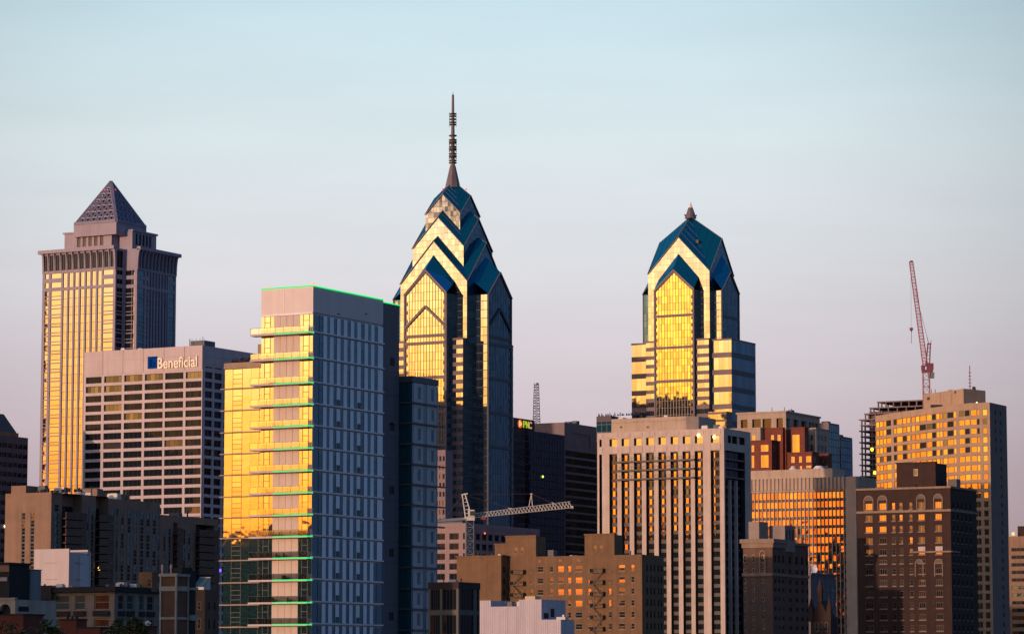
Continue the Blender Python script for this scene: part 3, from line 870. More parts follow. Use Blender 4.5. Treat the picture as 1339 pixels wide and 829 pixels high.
    # south side: white panels and glass strips between white ledges
    segs = []
    v = [447, 475, 493, 510, 523, 540, 554, 571, 586, 602, 616, 632, 647, 663, 679, 695, 709, 724, 739, 763]
    kind = ['g', 'w', 'p', 'g', 'p', 'w', 'p', 'g', 'p', 'w', 'p', 'g', 'p', 'w', 'p', 'g', 'p', 'w', 'p']
    us = [max(.02, Sd.U(z4(a), y4(300))) for a in v]
    us = [u / us[-1] * y1 for u in us]
    nfl = len(zs)
    lights = solid("pale_lilac_panel", (.78, .82, .88), .55, .05, .4, .05)
    for i, (zb, zt) in enumerate(zip(zs, tops)):
        vis = F.Z(400, 835) < zt
        if not vis and i % 3: continue
        low = i >= 11
        for e, kd in enumerate(kind):
            a, c = us[e] + .02, us[e + 1] - .02
            if kd == 'p' and not (low and e >= len(kind) - 2):
                m = MB(); m.pbox(Sd, a, c, zb + .3, zt, -.28, .02); b.add('panel', m, lights, Sd.pt(a, zb))
            elif kd == 'w':
                m = MB(); m.pbox(Sd, a + .05, c - .05, zb + .35, zb + 1.2, -.26, -.05, 0, .004); m.pbox(Sd, a + .05, c - .05, zb + 1.3, zb + 2.9, -.26, -.05, 0, .004); m.pbox(Sd, a + .05, c - .05, zb + 3.0, zt, -.26, -.05, 0, .004)
                m.pbox(Sd, a, a + .05, zb + .3, zt, -.27, 0, 1); m.pbox(Sd, c - .05, c, zb + .3, zt, -.27, 0, 1); m.pbox(Sd, a + .05, c - .05, zb + 1.2, zb + 1.3, -.27, 0, 1); m.pbox(Sd, a + .05, c - .05, zb + 2.9, zb + 3.0, -.27, 0, 1)
                b.add('window', m, [g_blue, dark_frame], Sd.pt(a, zb))
            else:
                m = MB(); m.pbox(Sd, a, c, zb + .3, zt, -.26, -.06, 0, .004); b.add('glass_strip', m, g_blue, Sd.pt(a, zb))
        # scattered grey vent panels
        for e in (6, 12):
            if i >= 3: m = MB(); m.pbox(Sd, us[e] + .1, us[e + 1] - .1, zb + .35, zb + 1.5, .025, .06); b.add('vent_panel', m, slate_panel, Sd.pt(us[e], zb))
        lg = MB(); lg.pbox(Sd, 0, y1 + .2, zb - .02, zb + .26, -.28, .25); b.part('ledge', lg, white_metal)
    # green roof-edge light
    lt = MB(); lt.pbox(F, x0 - .05, .1, H + .004, H + .22, -.1, .1); lt.pbox(Sd, .15, y1 + .05, H + .004, H + .22, -.1, .1)
    b.part('light_strip', lt, green)
    am = glow("orange_beacon", (1, .3, .08), 2)
    lamp_part(b, (x0 + 1.2, .3, H + .4), .28, am, 'beacon'); lamp_part(b, (-.1, .3, H + .5), .28, am, 'beacon')
    # dark slab behind
    D = MB(); sx = -1.2; G = b.side(sx)
    y2 = G.U(522.2, 420); hD = G.Z(512, 398)
    b.grid(D, G, y1 + .52, y2, 0, hD, [(y1 + (y2 - y1) * .56, y1 + (y2 - y1) * .78)], [(q + 1.2, q + 2.8) for q in zs[1::3]], .2, 0, gm=g_dark, fm=dark_frame)
    b.shell(D, -14, sx, y1 + .52, y2, 0, hD)
    for q in zs: D.pbox(G, y1 + .6, y2, q - .04, q + .04, 0, .03, 1)
    b.part('dark_slab', D, [slate_panel, dark_metal])
    lt = MB(); lt.pbox(G, y1 + .6, y2 + .05, hD + .004, hD + .22, -.1, .1); b.part('light_strip', lt, green)
    lamp_part(b, (sx - .3, y2 - .6, hD + .5), .25, am, 'beacon')
    # right wing
    wy = y2 + 1.5; wx = 2.0
    GF = b.front(wy)
    hW = GF.Z(538, 491.5); cx = GF.U(538.6, 600); GS = b.side(cx)
    wl = GF.U(519, 600); yr = GS.U(572.6, 600)
    V = MB(); V.box(wl, cx - .3, wy + .3, yr, 0, hW - 1.2); V.box(wl - .2, cx + .1, wy - .1, yr + .1, hW - 1.2, hW); b.part('wing', V, slate_panel)
    ws = [455, 575, 667, 760]; wz = [GF.Z(538.6, y4(a)) for a in ws] + [GF.Z(538.6, 590 + a / 3.469) for a in (58, 150, 243, 335, 430, 525, 622, 715, 810)]
    wz[0] = hW - 1.2
    q = wz[-2] - wz[-1]
    while wz[-1] > 5: wz.append(wz[-1] - q)
    lilac2 = solid("blue_grey_panel", (.36, .38, .42), .5, .05, .4, .05)
    for i in range(len(wz) - 1):
        zt, zb = wz[i], wz[i + 1]
        for e in range(3):
            m = MB(); a, c = wl + (cx - wl) * e / 3, wl + (cx - wl) * (e + 1) / 3
            m.pbox(GF, a + .04, c - .04, zb + .25, zt - .15, -.28, -.05, 0, .003); b.add('glass_strip', m, g_teal, GF.pt(a, zb))
        L = yr - wy
        for (a, c, gl) in ((0.01, .05, 1), (.06, .43, 0), (.44, .56, 1), (.57, .94, 0), (.95, .995, 1)):
            a, c = wy + L * a, wy + L * c
            if gl: m = MB(); m.pbox(GS, a, c, zb + .25, zt - .15, -.28, -.05, 0, .003); b.add('glass_strip', m, g_teal, GS.pt(a, zb))
            else:
                w = c - a; f = MB()
                f.pbox(GS, a, a + w * .4, zb + .2, zt - .1, -.28, .02); f.pbox(GS, a + w * .75, c, zb + .2, zt - .1, -.28, .02)
                f.pbox(GS, a + w * .4, a + w * .75, zb + .2, zb + .8, -.28, .02); f.pbox(GS, a + w * .4, a + w * .75, zt - .8, zt - .1, -.28, .02); b.add('wing_panel', f, lilac2, GS.pt(a, zb))
                b.win(GS, a + w * .42, a + w * .73, zb + .8, zt - .8, .27, 'm1', lilac2, g_blue)
        s = MB(); s.prism([(wl, wy - .4), (cx + .5, wy - .4), (cx + .5, yr + 2.2), (cx + .03, yr + 2.2), (cx + .03, wy - .03), (wl, wy - .03)], zb - .12, zb + .18)
        b.part('ledge', s, slate_panel)
    # roof rail and figures-free terrace planter
    rr = MB()
    for e in range(14):
        u = wy + .3 + (yr - wy - .6) * e / 13; rr.bar((cx - .3, u, hW), (cx - .3, u, hW + 1.0), .03)
    for e in range(12):
        u = wl + .3 + (cx - wl - .6) * e / 11; rr.bar((u, wy + .3, hW), (u, wy + .3, hW + 1.0), .03)
    b.part('railing', rr, dark_metal)
    # left wing: golden glass
    LF = b.front(3.0)
    xa, xb = LF.U(293.3, 560), LF.U(345, 560)
    hL = LF.Z(300, 474.8); g2 = LF.Z(300, 482.5)
    V = MB(); V.box(xa + .3, xb, 3.3, 24, 0, hL - .4); V.box(xa - .15, x0 + .3, 2.85, 24.2, g2, hL); b.part('left_wing', V, solid("tan_coping", (.27, .19, .14), .7))
    ledg = [509, 537.4, 566.0, 594, 621.5, 649.8, 677.3, 704, 733, 762, 790.8, 819.8]
    lz = [g2] + [LF.Z(296, v) for v in ledg]
    q = lz[-2] - lz[-1]
    while lz[-1] > 5: lz.append(lz[-1] - q)
    for i in range(len(lz) - 1):
        zt, zb = lz[i], lz[i + 1]
        w = x0 - xa
        cuts = [0, .16, .2, .38, .42, .58, .6, .78, .82, .96, 1.0]
        cut = [0.0, .18, .40, .60, .78, 1.0]
        for e in range(5):
            a, c = xa + w * cut[e], xa + w * cut[e + 1]
            m = MB()
            if e in (1, 4):
                hs = [zb + .15, zb + 1.0, zb + 1.9, zb + 2.8, zt - .1]
                for s_ in range(4): m.pbox(LF, a + .08, c - .08, hs[s_] + .05, hs[s_ + 1] - .05, -.26, -.04, 0, .003)
                m.pbox(LF, a, a + .08, zb + .15, zt - .1, -.26, 0, 1); m.pbox(LF, c - .08, c, zb + .15, zt - .1, -.26, 0, 1)
                for s_ in (1, 2, 3): m.pbox(LF, a + .08, c - .08, hs[s_] - .05, hs[s_] + .05, -.26, 0, 1)
            else:
                m.pbox(LF, a + .02, c - .02, zb + .15, zt - .1, -.26, -.04, 0, .003)
            b.part('window', m, [g_bright, solid("bronze_mullion", (.09, .065, .045), .4)])
        s = MB(); s.pbox(LF, xa - .75, x0 - .03, zb - .10, zb + .12, -.1, .45); b.part('ledge', s, solid('tan_ledge', (.30, .22, .17), .7))
    # stair head, rooftop plants
    t = MB(); t.box(xb - 2.2, xb + 1.5, 4, 9, hL, LF.Z(335, 449.5)); b.part('stair_head', t, solid("tan_coping", (.27, .19, .14), .7))
    pl = MB()
    for e in range(260):
        x = xa + 1 + random.random() * (xb - xa - 4.0); pl_z = hL + random.random() * 1.0
        a = random.random() * 6.3; r_ = .16
        c0 = Vector((x, 3.6 + random.random() * .8, pl_z))
        u_ = Vector((math.cos(a), math.sin(a), random.uniform(-.6, .6))) * r_; v_ = Vector((-math.sin(a), math.cos(a), random.uniform(.2, .9))) * r_
        pl.face([c0 - u_, c0 + v_, c0 + u_, c0 - v_])
    b.part('roof_plants', pl, solid("dry_rooftop_shrub", (.07, .05, .04), .9))
    b.finish(cap=100)
rail_glass = None
def mk_rail():
    m, t = new_mat("railing_glass")
    o = node(t, 'ShaderNodeOutputMaterial'); tr = node(t, 'ShaderNodeBsdfTransparent'); tr.inputs[0].default_value = (.8, .8, .76, 1)
    g = node(t, 'ShaderNodeBsdfGlossy'); g.inputs['Roughness'].default_value = .05
    x = node(t, 'ShaderNodeMixShader'); x.inputs[0].default_value = .2
    t.links.new(tr.outputs[0], x.inputs[1]); t.links.new(g.outputs[0], x.inputs[2]); t.links.new(x.outputs[0], o.inputs[0])
    return m
rail_glass = mk_rail()
green = glow("green_led", (.02, 1.0, .22), 1.0)
ORD = ['topmost', 'second', 'third', 'fourth', 'fifth', 'sixth', 'seventh', 'eighth', 'ninth', 'tenth', 'eleventh', 'twelfth', 'thirteenth', 'fourteenth', 'fifteenth']
def furniture_label(i):
    return 'dark chairs and tables on the ' + ORD[i] + ' balcony from the top of the apartment tower'
apartment_tower()
# ------------------------------------------------------------------ the two gabled glass skyscrapers
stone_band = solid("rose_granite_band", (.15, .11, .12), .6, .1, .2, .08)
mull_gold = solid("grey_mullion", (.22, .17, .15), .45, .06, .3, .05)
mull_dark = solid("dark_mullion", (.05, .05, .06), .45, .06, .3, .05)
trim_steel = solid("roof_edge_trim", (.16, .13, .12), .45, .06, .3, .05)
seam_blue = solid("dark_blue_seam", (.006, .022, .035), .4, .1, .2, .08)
mull_shade = solid("shade_toned_mullion", (.022, .04, .06), .4, .06, .3, .05)  # shaded-side copy of the grey mullion, shade put into its colour
stone_shade = solid("shade_toned_band", (.045, .065, .095), .6, .1, .2, .08)  # shaded-side copy of the rose band, darkened and blued for shade
class Gable:
    """helpers for a tower drawn round its axis (local x: toward the right and nearer, y: away)"""
    def __init__(s, b): s.b = b
    def faces(s, hx, hy):
        return [Face(s.b, (0, -hy), (1, 0)), Face(s.b, (hx, 0), (0, 1)), Face(s.b, (0, hy), (-1, 0)), Face(s.b, (-hx, 0), (0, -1))]
    def shaft(s, hx, hy, zb, ze, za, zc, gW, gS, du, dz, band=None, bandS=None, edge=.35, name='shaft', fi=None, over=.5):
        b = s.b
        fs = s.faces(hx, hy); half = [hx, hy, hx, hy]
        C = Vector((0, 0, zc))
        for i, f in enumerate(fs):
            w = half[i]
            mb = MB()
            poly = [(-w, zb), (w, zb), (w, ze), (0, za), (-w, ze)]
            if i < 2:
                curtain(mb, f, poly, du, dz, gi=0, fi=1, band=band if i == 0 else (bandS or band), u_ref=-w, gap=.13, ugap=.05, jit=.002)
            else:
                mb.face([f.pt(u, z) for u, z in poly], 0)
            b.part('curtain_wall', mb, [gW if i in (0, 3) else gS, (fi or (mull_gold if i == 0 else mull_shade))])
        # folded roof: two triangles to each corner, oversailing the gable a little
        r = MB(); t = MB(); sm2 = MB()
        ap = [Vector((0, -hy - over, za + .3)), Vector((hx + over, 0, za + .3)), Vector((0, hy + over, za + .3)), Vector((-hx - over, 0, za + .3))]
        k = [(1, -1), (1, 1), (-1, 1), (-1, -1)]
        for i in range(4):
            j = (i + 1) % 4
            cx, cy = hx * k[i][0], hy * k[i][1]
            K = Vector((cx, cy, ze + .25))
            Ki = K + (Vector((0, -over, 0)) if i in (0, 3) else Vector((0, over, 0))); Kj = K
            # corner i lies between face i and face i+1
            ni = fs[i].n; nj = fs[j].n
            e1 = K + Vector((ni.x, ni.y, 0)) * over; e2 = K + Vector((nj.x, nj.y, 0)) * over
            r.face([ap[i], e1, K, C]); r.face([ap[j], C, K, e2])
            for q_ in (.22, .42, .62, .8): sm2.bar(ap[i] + (C - ap[i]) * q_ + Vector((0, 0, .05)), K + (C - K) * q_ + Vector((0, 0, .05)), .05); sm2.bar(ap[j] + (C - ap[j]) * q_ + Vector((0, 0, .05)), K + (C - K) * q_ + Vector((0, 0, .05)), .05)
            t.bar(ap[i], e1, edge * .5); t.bar(ap[j], e2, edge * .5); t.bar(ap[i], C, edge * .35)
        b.part('roof', r, g_roof); b.part('roof_trim', t, trim_steel); b.part('roof_seam', sm2, seam_blue)
    def bay(s, i, hx, hy, D, w, zb, ze, za, zback, g, gs, du, dz, chev=None, bands=(), vert=True, edge=.4):
        """a projecting gabled bay on side i: front plane D from the axis, half width w"""
        b = s.b
        fs = s.faces(hx, hy); base = [hy, hx, hy, hx][i]
        f0 = fs[i]; f = Face(b, (f0.n.x * D, f0.n.y * D), (f0.t.x, f0.t.y))
        poly = [(-w, zb), (w, zb), (w, ze), (0, za), (-w, ze)]
        mb = MB()
        fr = 1.0
        inner = [(-w + fr, zb), (w - fr, zb), (w - fr, ze - fr * .6), (0, za - fr * 1.5), (-w + fr, ze - fr * .6)]
        mb.face([f.pt(u, z, -.02) for u, z in poly], 2)
        curtain(mb, f, inner, du, dz, gi=0, fi=1, u_ref=-w + fr, gap=.2, ugap=.45, d=.1)
        o = b.part('bay_front', mb, [g, mull_gold if i == 0 else mull_shade, stone_band if i == 0 else stone_shade])
        # stone outline standing proud
        e = MB()
        for (p, q) in (((-w, zb), (-w, ze)), ((w, zb), (w, ze)), ((-w, ze), (0, za)), ((0, za), (w, ze))):
            e.bar(f.pt(p[0] * .985, p[1], .1), f.pt(q[0] * .985, q[1] - (.5 if q[0] == 0 else 0), .1), edge)
        if chev:
            ca, ce = chev
            e.bar(f.pt(-w + .5, ce, .25), f.pt(0, ca, .25), .55); e.bar(f.pt(w - .5, ce, .25), f.pt(0, ca, .25), .55)
        for z in bands:
            e.pbox(f, -w, w, z - .7, z + .7, 0, .5)
        # notched teeth at both edges
        z = zb + 2
        while z < ze - 3:
            for sg in (-1, 1):
                e.pbox(f, min(sg * (w - 1.7), sg * (w - .8)), max(sg * (w - 1.7), sg * (w - .8)), z, z + 1.6, .12, .32)
            z += dz * 1.0 if dz > 3 else dz * 2
        b.part('bay_trim', e, stone_band if i == 0 else stone_shade)
        # side walls
        L = D - base
        for sg in (-1, 1):
            if sg == 1:
                fx = Face(b, (f0.n.x * D + f0.t.x * w, f0.n.y * D + f0.t.y * w), (-f0.n.x, -f0.n.y))
            else:
                fx = Face(b, (f0.n.x * base - f0.t.x * w, f0.n.y * base - f0.t.y * w), (f0.n.x, f0.n.y))
            m = MB(); curtain(m, fx, [(0, zb), (L, zb), (L, ze), (0, ze)], max(1.6, L / 3), dz, gi=0, fi=1, gap=.3, ugap=.12, d=.06)
            west = (i == 1 and sg == -1)
            b.part('bay_side', m, [g_pale if west else gs, mull_shade])
        # roof of the bay
        r = MB(); ov = .6
        A0 = f.pt(0, za + .35, ov); A1 = f.pt(0, zback, -L - .5); t = MB()
        for sg in (-1, 1):
            E0 = f.pt(sg * (w + .2), ze + .15, ov); E1 = f.pt(sg * (w + .2), ze + (zback - za) * .75, -L - .5)
            r.face([A0, E0, E1, A1] if sg == -1 else [A0, A1, E1, E0]); t.bar(A0, E0, .22)
        b.part('bay_roof', r, g_roof); b.part('roof_trim', t, trim_steel)
    def block(s, x0, x1, y0, y1, zb, zt, gW, gS, du, dz, stripe, top=1.0, west_stripe=.5):
        b = s.b
        fF = Face(b, (x0, y0), (1, 0)); fS = Face(b, (x1, y0), (0, 1))
        for F, L, g in ((fF, x1 - x0, gW), (fS, y1 - y0, gS)):
            m = MB()
            curtain(m, F, [(0, zb), (L, zb), (L, zt), (0, zt)], du, stripe, gi=0, fi=1, gap=.1, ugap=.08, d=-.0 + .06, band=lambda a, c: (a + (c - a) * west_stripe, c) , z_ref=zt - math.ceil((zt - zb) / stripe) * stripe)
            b.part('banded_wall', m, [g, stone_band if F is fF else stone_shade])
        m = MB(); m.face([(x0, y0, zt), (x1, y0, zt), (x1, y1, zt), (x0, y1, zt)]); m.face([(x1, y1, zb), (x0, y1, zb), (x0, y1, zt), (x1, y1, zt)]); m.face([(x0, y1, zb), (x0, y0, zb), (x0, y0, zt), (x0, y1, zt)])
        m.box(x0 - .15, x1 + .15, y0 - .15, y0 + .5, zt, zt + top); m.box(x1 - .5, x1 + .15, y0 + .51, y1, zt, zt + top); m.box(x0 - .15, x0 + .4, y0 + .51, y1, zt, zt + top)
        b.part('setback_roof', m, stone_band)
def spired_tower():
    Y = 1499; ax = 592
    b = Bld('glass_skyscraper', 'tallest glass skyscraper with stacked chevron gables and a long needle spire', 'skyscraper', ax, 240, Y)
    G = Gable(b); z = lambda py: P(ax, py, Y).z
    zW = lambda py, D: P(ax, py, Y - D * .88).z
    D5 = 21.0
    zlow = z(452)
    st = z(100) - z(111)
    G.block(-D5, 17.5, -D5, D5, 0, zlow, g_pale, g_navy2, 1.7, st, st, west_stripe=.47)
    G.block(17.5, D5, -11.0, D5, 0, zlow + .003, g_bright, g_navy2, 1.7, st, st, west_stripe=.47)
    # central shafts from widest to narrowest
    G.shaft(17.8, 17.8, zlow - 1, zW(370, 17.8), zW(316, 17.8), z(290), g_pale, g_navy2, 1.9, 2.95, edge=.3)
    G.shaft(13.7, 13.7, z(400), zW(324, 13.7), zW(285, 13.7), z(258), g_pale, g_navy2, 1.9, 2.95, edge=.3)
    G.shaft(9.3, 9.3, z(340), zW(280, 9.3), zW(255, 9.3), z(236), g_top, g_navy2, 1.5, 2.4, edge=.3)
    for i in range(4):
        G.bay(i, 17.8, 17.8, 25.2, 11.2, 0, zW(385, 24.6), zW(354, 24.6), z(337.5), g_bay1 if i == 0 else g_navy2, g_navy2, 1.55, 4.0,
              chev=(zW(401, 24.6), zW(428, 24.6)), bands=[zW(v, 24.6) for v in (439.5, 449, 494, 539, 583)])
    # spire
    s = MB(); zb, z1, z2, z3, zt = z(246), z(217), z(180), z(160), z(121)
    for (a, c, r0, r1) in ((zb, z1, 3.7, 1.35), (z1, z2, 1.05, .9), (z2, z3, .9, .8), (z3, z(124.5), .75, .55), (z(124.5), zt, .2, .1)):
        s.bar((0, 0, a), (0, 0, c), r0, 0, 8, r1)
    sp = b.part('spire', s, solid("spire_steel", (.13, .105, .12), .5))
    r = MB()
    for py in (214, 211, 205.5, 202, 196, 193, 187, 184, 178.5): r.cone(0, 0, z(py), z(py) + .5, 1.9, 1.9, 10)
    for py in (164, 161, 157, 153, 150): r.cone(0, 0, z(py), z(py) + .45, 1.75, 1.75, 10)
    for py in (165, 155):
        for e in range(6): r.bar((math.cos(e * 1.047) * 1.8, math.sin(e * 1.047) * 1.8, z(166)), (math.cos(e * 1.047) * 1.8, math.sin(e * 1.047) * 1.8, z(148)), .07)
    for py in (208, 199, 190):
        for e in range(8): r.bar((math.cos(e * .785) * 1.75, math.sin(e * .785) * 1.75, z(py)), (math.cos(e * .785 + .8) * 1.75, math.sin(e * .785 + .8) * 1.75, z(py - 5)), .16)
    b.part('antenna_ring', r, dark_metal, sp)
    rb = glow("red_beacon", (1, .03, .06), 3.0)
    lamp_part(b, (-1.0, -7.5, z(250)), .4, rb, 'beacon'); lamp_part(b, (7.0, 0.5, z(249)), .4, rb, 'beacon')
    # skylight strips on the roofs
    k = MB()
    b.finish()
g_navy2 = glass("shade_side_glass", .085, (.45, .75, 1.0), dark=(.012, .055, .09), wobble=.035, wscale=.08, island=.45)  # south-side copy of the west glass, blue shade put into its colour
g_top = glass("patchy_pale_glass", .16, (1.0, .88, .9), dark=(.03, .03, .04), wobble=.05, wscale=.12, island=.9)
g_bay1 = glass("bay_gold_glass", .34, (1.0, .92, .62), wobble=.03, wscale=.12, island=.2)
def crown_tower():
    Y = 1800; ax = 903
    b = Bld('glass_skyscraper', 'shorter gabled glass skyscraper with a steep blue roof and bright yellow central bay', 'skyscraper', ax, 283, Y)
    G = Gable(b); z = lambda py: P(ax, py, Y).z; zW = lambda py, D: P(ax, py, Y - D * .85).z
    zlow = z(454)
    G.shaft(19, 16, zlow - 1, zW(357, 16), zW(311, 16), z(283), g_pale, g_navy2, 2.0, 3.3, edge=.3)
    for i in range(4):
        D = 22.2 if i in (0, 2) else 24.2
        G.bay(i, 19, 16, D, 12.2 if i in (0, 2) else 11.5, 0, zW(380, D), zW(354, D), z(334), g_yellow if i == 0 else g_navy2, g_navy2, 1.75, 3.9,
              bands=[zW(v, D) for v in (413, 454.5, 498.5)])
    st = z(400) - z(422)
    G.block(-29, 32.7, -17.4, 15, 0, z(452), g_pale, g_navy2, 3.0, st, st, west_stripe=.3)
    G.block(-18.4, 20.4, -20.6, -17.0, 0, z(451), g_pale, g_navy2, 3.0, st / 2, st / 2, west_stripe=.44)
    s = MB(); s.bar((0, 0, z(286)), (0, 0, z(272)), 3.4, 0, 8, 1.3); s.bar((0, 0, z(272)), (0, 0, z(264)), 1.2, 1, 8, .12)
    for e in range(4):
        a = e * 1.5708 + .78; s.bar((math.cos(a) * 2.6, math.sin(a) * 2.6, z(284)), (math.cos(a) * 3.6, math.sin(a) * 3.6, z(281)), .3)
    b.part('spire', s, [solid("spire_steel", (.13, .105, .12), .5), white_metal])
    m = MB(); m.box(8.2, 9.8, -10.5, -8.5, z(322), z(318)); b.part('roof_vent', m, dark_metal)
    # lower podium corner seen beside the ribbed tower
    F = b.front(-26)
    u0, u1 = F.U(926, 545), F.U(950, 545)
    m = MB(); curtain(m, F, [(u0, 0), (u1, 0), (u1, F.Z(940, 538)), (u0, F.Z(940, 538))], 3, F.Z(940, 538) - F.Z(940, 548), gap=1.2, ugap=.1, gi=0, fi=1, z_ref=F.Z(940, 540) - 60 * (F.Z(940, 538) - F.Z(940, 548)))
    m.face([F.pt(u1, 0), F.pt(u1, 0, -8), F.pt(u1, F.Z(940, 538), -8), F.pt(u1, F.Z(940, 538))], 1); m.face([F.pt(u0, F.Z(940, 538)), F.pt(u1, F.Z(940, 538)), F.pt(u1, F.Z(940, 538), -8), F.pt(u0, F.Z(940, 538), -8)], 1)
    b.part('podium', m, [g_mid2, stone_band])
    b.finish()
spired_tower(); crown_tower()

# ------------------------------------------------------------------ dark bank tower with lit sign, lattice mast, banded tower
def sign_tower():
    b = Bld('dark_bank_tower', 'narrow navy glass tower under a lit bank sign, just right of the spired skyscraper', 'office building', 671, 545, 1650)
    F, Sd = b.F, b.S; H = b.H
    yb = Sd.U(698.3, 551); y1 = Sd.U(738, 600); hz = Sd.Z(698, 563.5)
    W = MB(); W.box(-28, 0, 0, y1, 0, hz); W.box(-14, .25, -.2, yb, hz + .002, H - .3); b.part('wall', W, dusk_stone)
    g = MB(); s0 = Sd.U(686.6, 600)
    curtain(g, Sd, [(s0, 0), (y1, 0), (y1, hz - .4), (s0, hz - .4)], 3.0, 3.9, gap=.5, d=.08); b.part('curtain_wall', g, [g_navy, mull_dark])
    g = MB(); curtain(g, Sd, [(.3, 0), (s0 - .2, 0), (s0 - .2, hz - .5), (.3, hz - .5)], 1.6, 3.9, gap=1.7, ugap=.9, d=.06); b.part('corner_strip', g, [g_low, purple_stone])
    S2 = b.side(.28); g = MB(); curtain(g, S2, [(-.2, hz), (yb, hz), (yb, H - .3), (-.2, H - .3)], 3, 4, d=.05); b.part('sign_backing', g, [g_navy, dusk_stone])
    q = Sd.at(708.5, 623); lamp_part(b, (.6, q[0], q[1]), .6, glow("yellow_lamp", (.75, 1.0, .15), 1.6))
    b.finish()
    sg = bpy.data.objects.new('bank_sign', None); COL.objects.link(sg)
    u0 = S2.U(676.6, 554); zz = S2.Z(685, 560)
    sg.location = b.M @ Vector(S2.pt(u0, zz)); sg.rotation_euler = (0, 0, b.root.rotation_euler.z)
    tag(sg, 'lit sign with orange disc and yellow letters atop the narrow navy tower', 'sign')
    class Fr:
        def pt(s, u, z, d=0): return (.3 + d, u - u0, z - zz)
    T = Fr(); cu, cz, rr = S2.U(679.0, 554), S2.Z(679, 554), 2.15
    ru = (S2.U(681.6, 554) - S2.U(676.6, 554)) / 2
    d = MB(); N = 24
    d.face([T.pt(cu + math.cos(2 * math.pi * i / N) * ru, cz + math.sin(2 * math.pi * i / N) * rr, .3) for i in range(N)])
    for i in range(N):
        a, c = 2 * math.pi * i / N, 2 * math.pi * (i + 1) / N
        d.face([T.pt(cu + math.cos(a) * ru, cz + math.sin(a) * rr, 0), T.pt(cu + math.cos(c) * ru, cz + math.sin(c) * rr, 0), T.pt(cu + math.cos(c) * ru, cz + math.sin(c) * rr, .3), T.pt(cu + math.cos(a) * ru, cz + math.sin(a) * rr, .3)])
    d.build('emblem', glow("orange_sign_light", (1, .16, .01), .9), sg)
    w = MB(); w.face([T.pt(cu - ru * .55, cz - rr * .75, .4), T.pt(cu + ru * .8, cz, .4), T.pt(cu - ru * .55, cz + rr * .75, .4)])
    w.build('emblem_mark', glow("white_sign_light", (1, .9, .7), .9), sg)
    w = MB(); w.face([T.pt(cu - ru * .2, cz - rr * .28, .5), T.pt(cu + ru * .35, cz, .5), T.pt(cu - ru * .2, cz + rr * .28, .5)])
    w.build('emblem_mark', glow("orange_sign_light", (1, .16, .01), .9), sg)
    ul = [S2.U(v, 555) for v in (682.3, 686.2, 689.6, 693.8)]
    for i, ch in enumerate("PNC"):
        zt, zb = S2.Z(683 + 4 * i, 550.2 + .6 * i), S2.Z(683 + 4 * i, 559.0 + .7 * i)
        text_mesh(ch, 'letter', glow("lime_sign_light" if i < 2 else "peach_sign_light", (.62, .8, .03) if i < 2 else (1, .55, .25), .65), sg, T, ul[i] + .2, ul[i + 1] - .1, zb, zt, .3, .3)
sign_tower()
def lattice(mb, base, top, w0, w1, n, r=.12, mi=0, cross=True, side=3):
    """square or triangular lattice between two points"""
    a, c = Vector(base), Vector(top); d = (c - a).normalized()
    t = Vector((0, 0, 1)) if abs(d.z) < .9 else Vector((1, 0, 0))
    e1 = d.cross(t).normalized(); e2 = d.cross(e1)
    def ring(q):
        p = a + (c - a) * q; w = w0 + (w1 - w0) * q
        if side == 4: return [p + (e1 * x + e2 * y) * w / 2 for x, y in ((1, 1), (-1, 1), (-1, -1), (1, -1))]
        return [p + (e1 * math.cos(k) + e2 * math.sin(k)) * w * .577 for k in (math.pi / 2, math.pi * 7 / 6, math.pi * 11 / 6)]
    prev = ring(0)
    for i in range(1, n + 1):
        cur = ring(i / n)
        for j in range(side):
            mb.bar(prev[j], cur[j], r, mi); mb.bar(cur[j], cur[(j + 1) % side], r * .6, mi)
            if cross: mb.bar(prev[j], cur[(j + 1) % side], r * .6, mi) if (i + j) % 2 else mb.bar(prev[(j + 1) % side], cur[j], r * .6, mi)
        prev = cur
def lattice_mast():
    Y = 1740
    q = P(701.5, 560, Y); o = bpy.data.objects.new('radio_mast', None); COL.objects.link(o); o.location = (q.x, q.y, 0)
    tag(o, 'red and white lattice radio mast rising behind the dark banded tower', 'mast')
    zt, zb = P(701.5, 503, Y).z, P(701.5, 565, Y).z
    A, B = MB(), MB(); N = 9
    for i in range(N):
        lattice(A if i % 2 else B, (0, 0, zb + (zt - zb) * i / N), (0, 0, zb + (zt - zb) * (i + 1) / N), 4.2 - 1.8 * i / N, 4.2 - 1.8 * (i + 1) / N, 2, .16, side=4)
    B.bar((0, 0, 0), (0, 0, zb), 1.5)
    A.bar((-1.2, 0, zt), (-1.2, 0, zt + 1.3), .12); A.cone(.5, 0, zt, zt + 1.0, .9, .7)
    A.build('white_section', solid("mast_white", (.45, .38, .4), .6), o); B.build('red_section', solid("mast_red", (.28, .06, .07), .6), o)
lattice_mast()
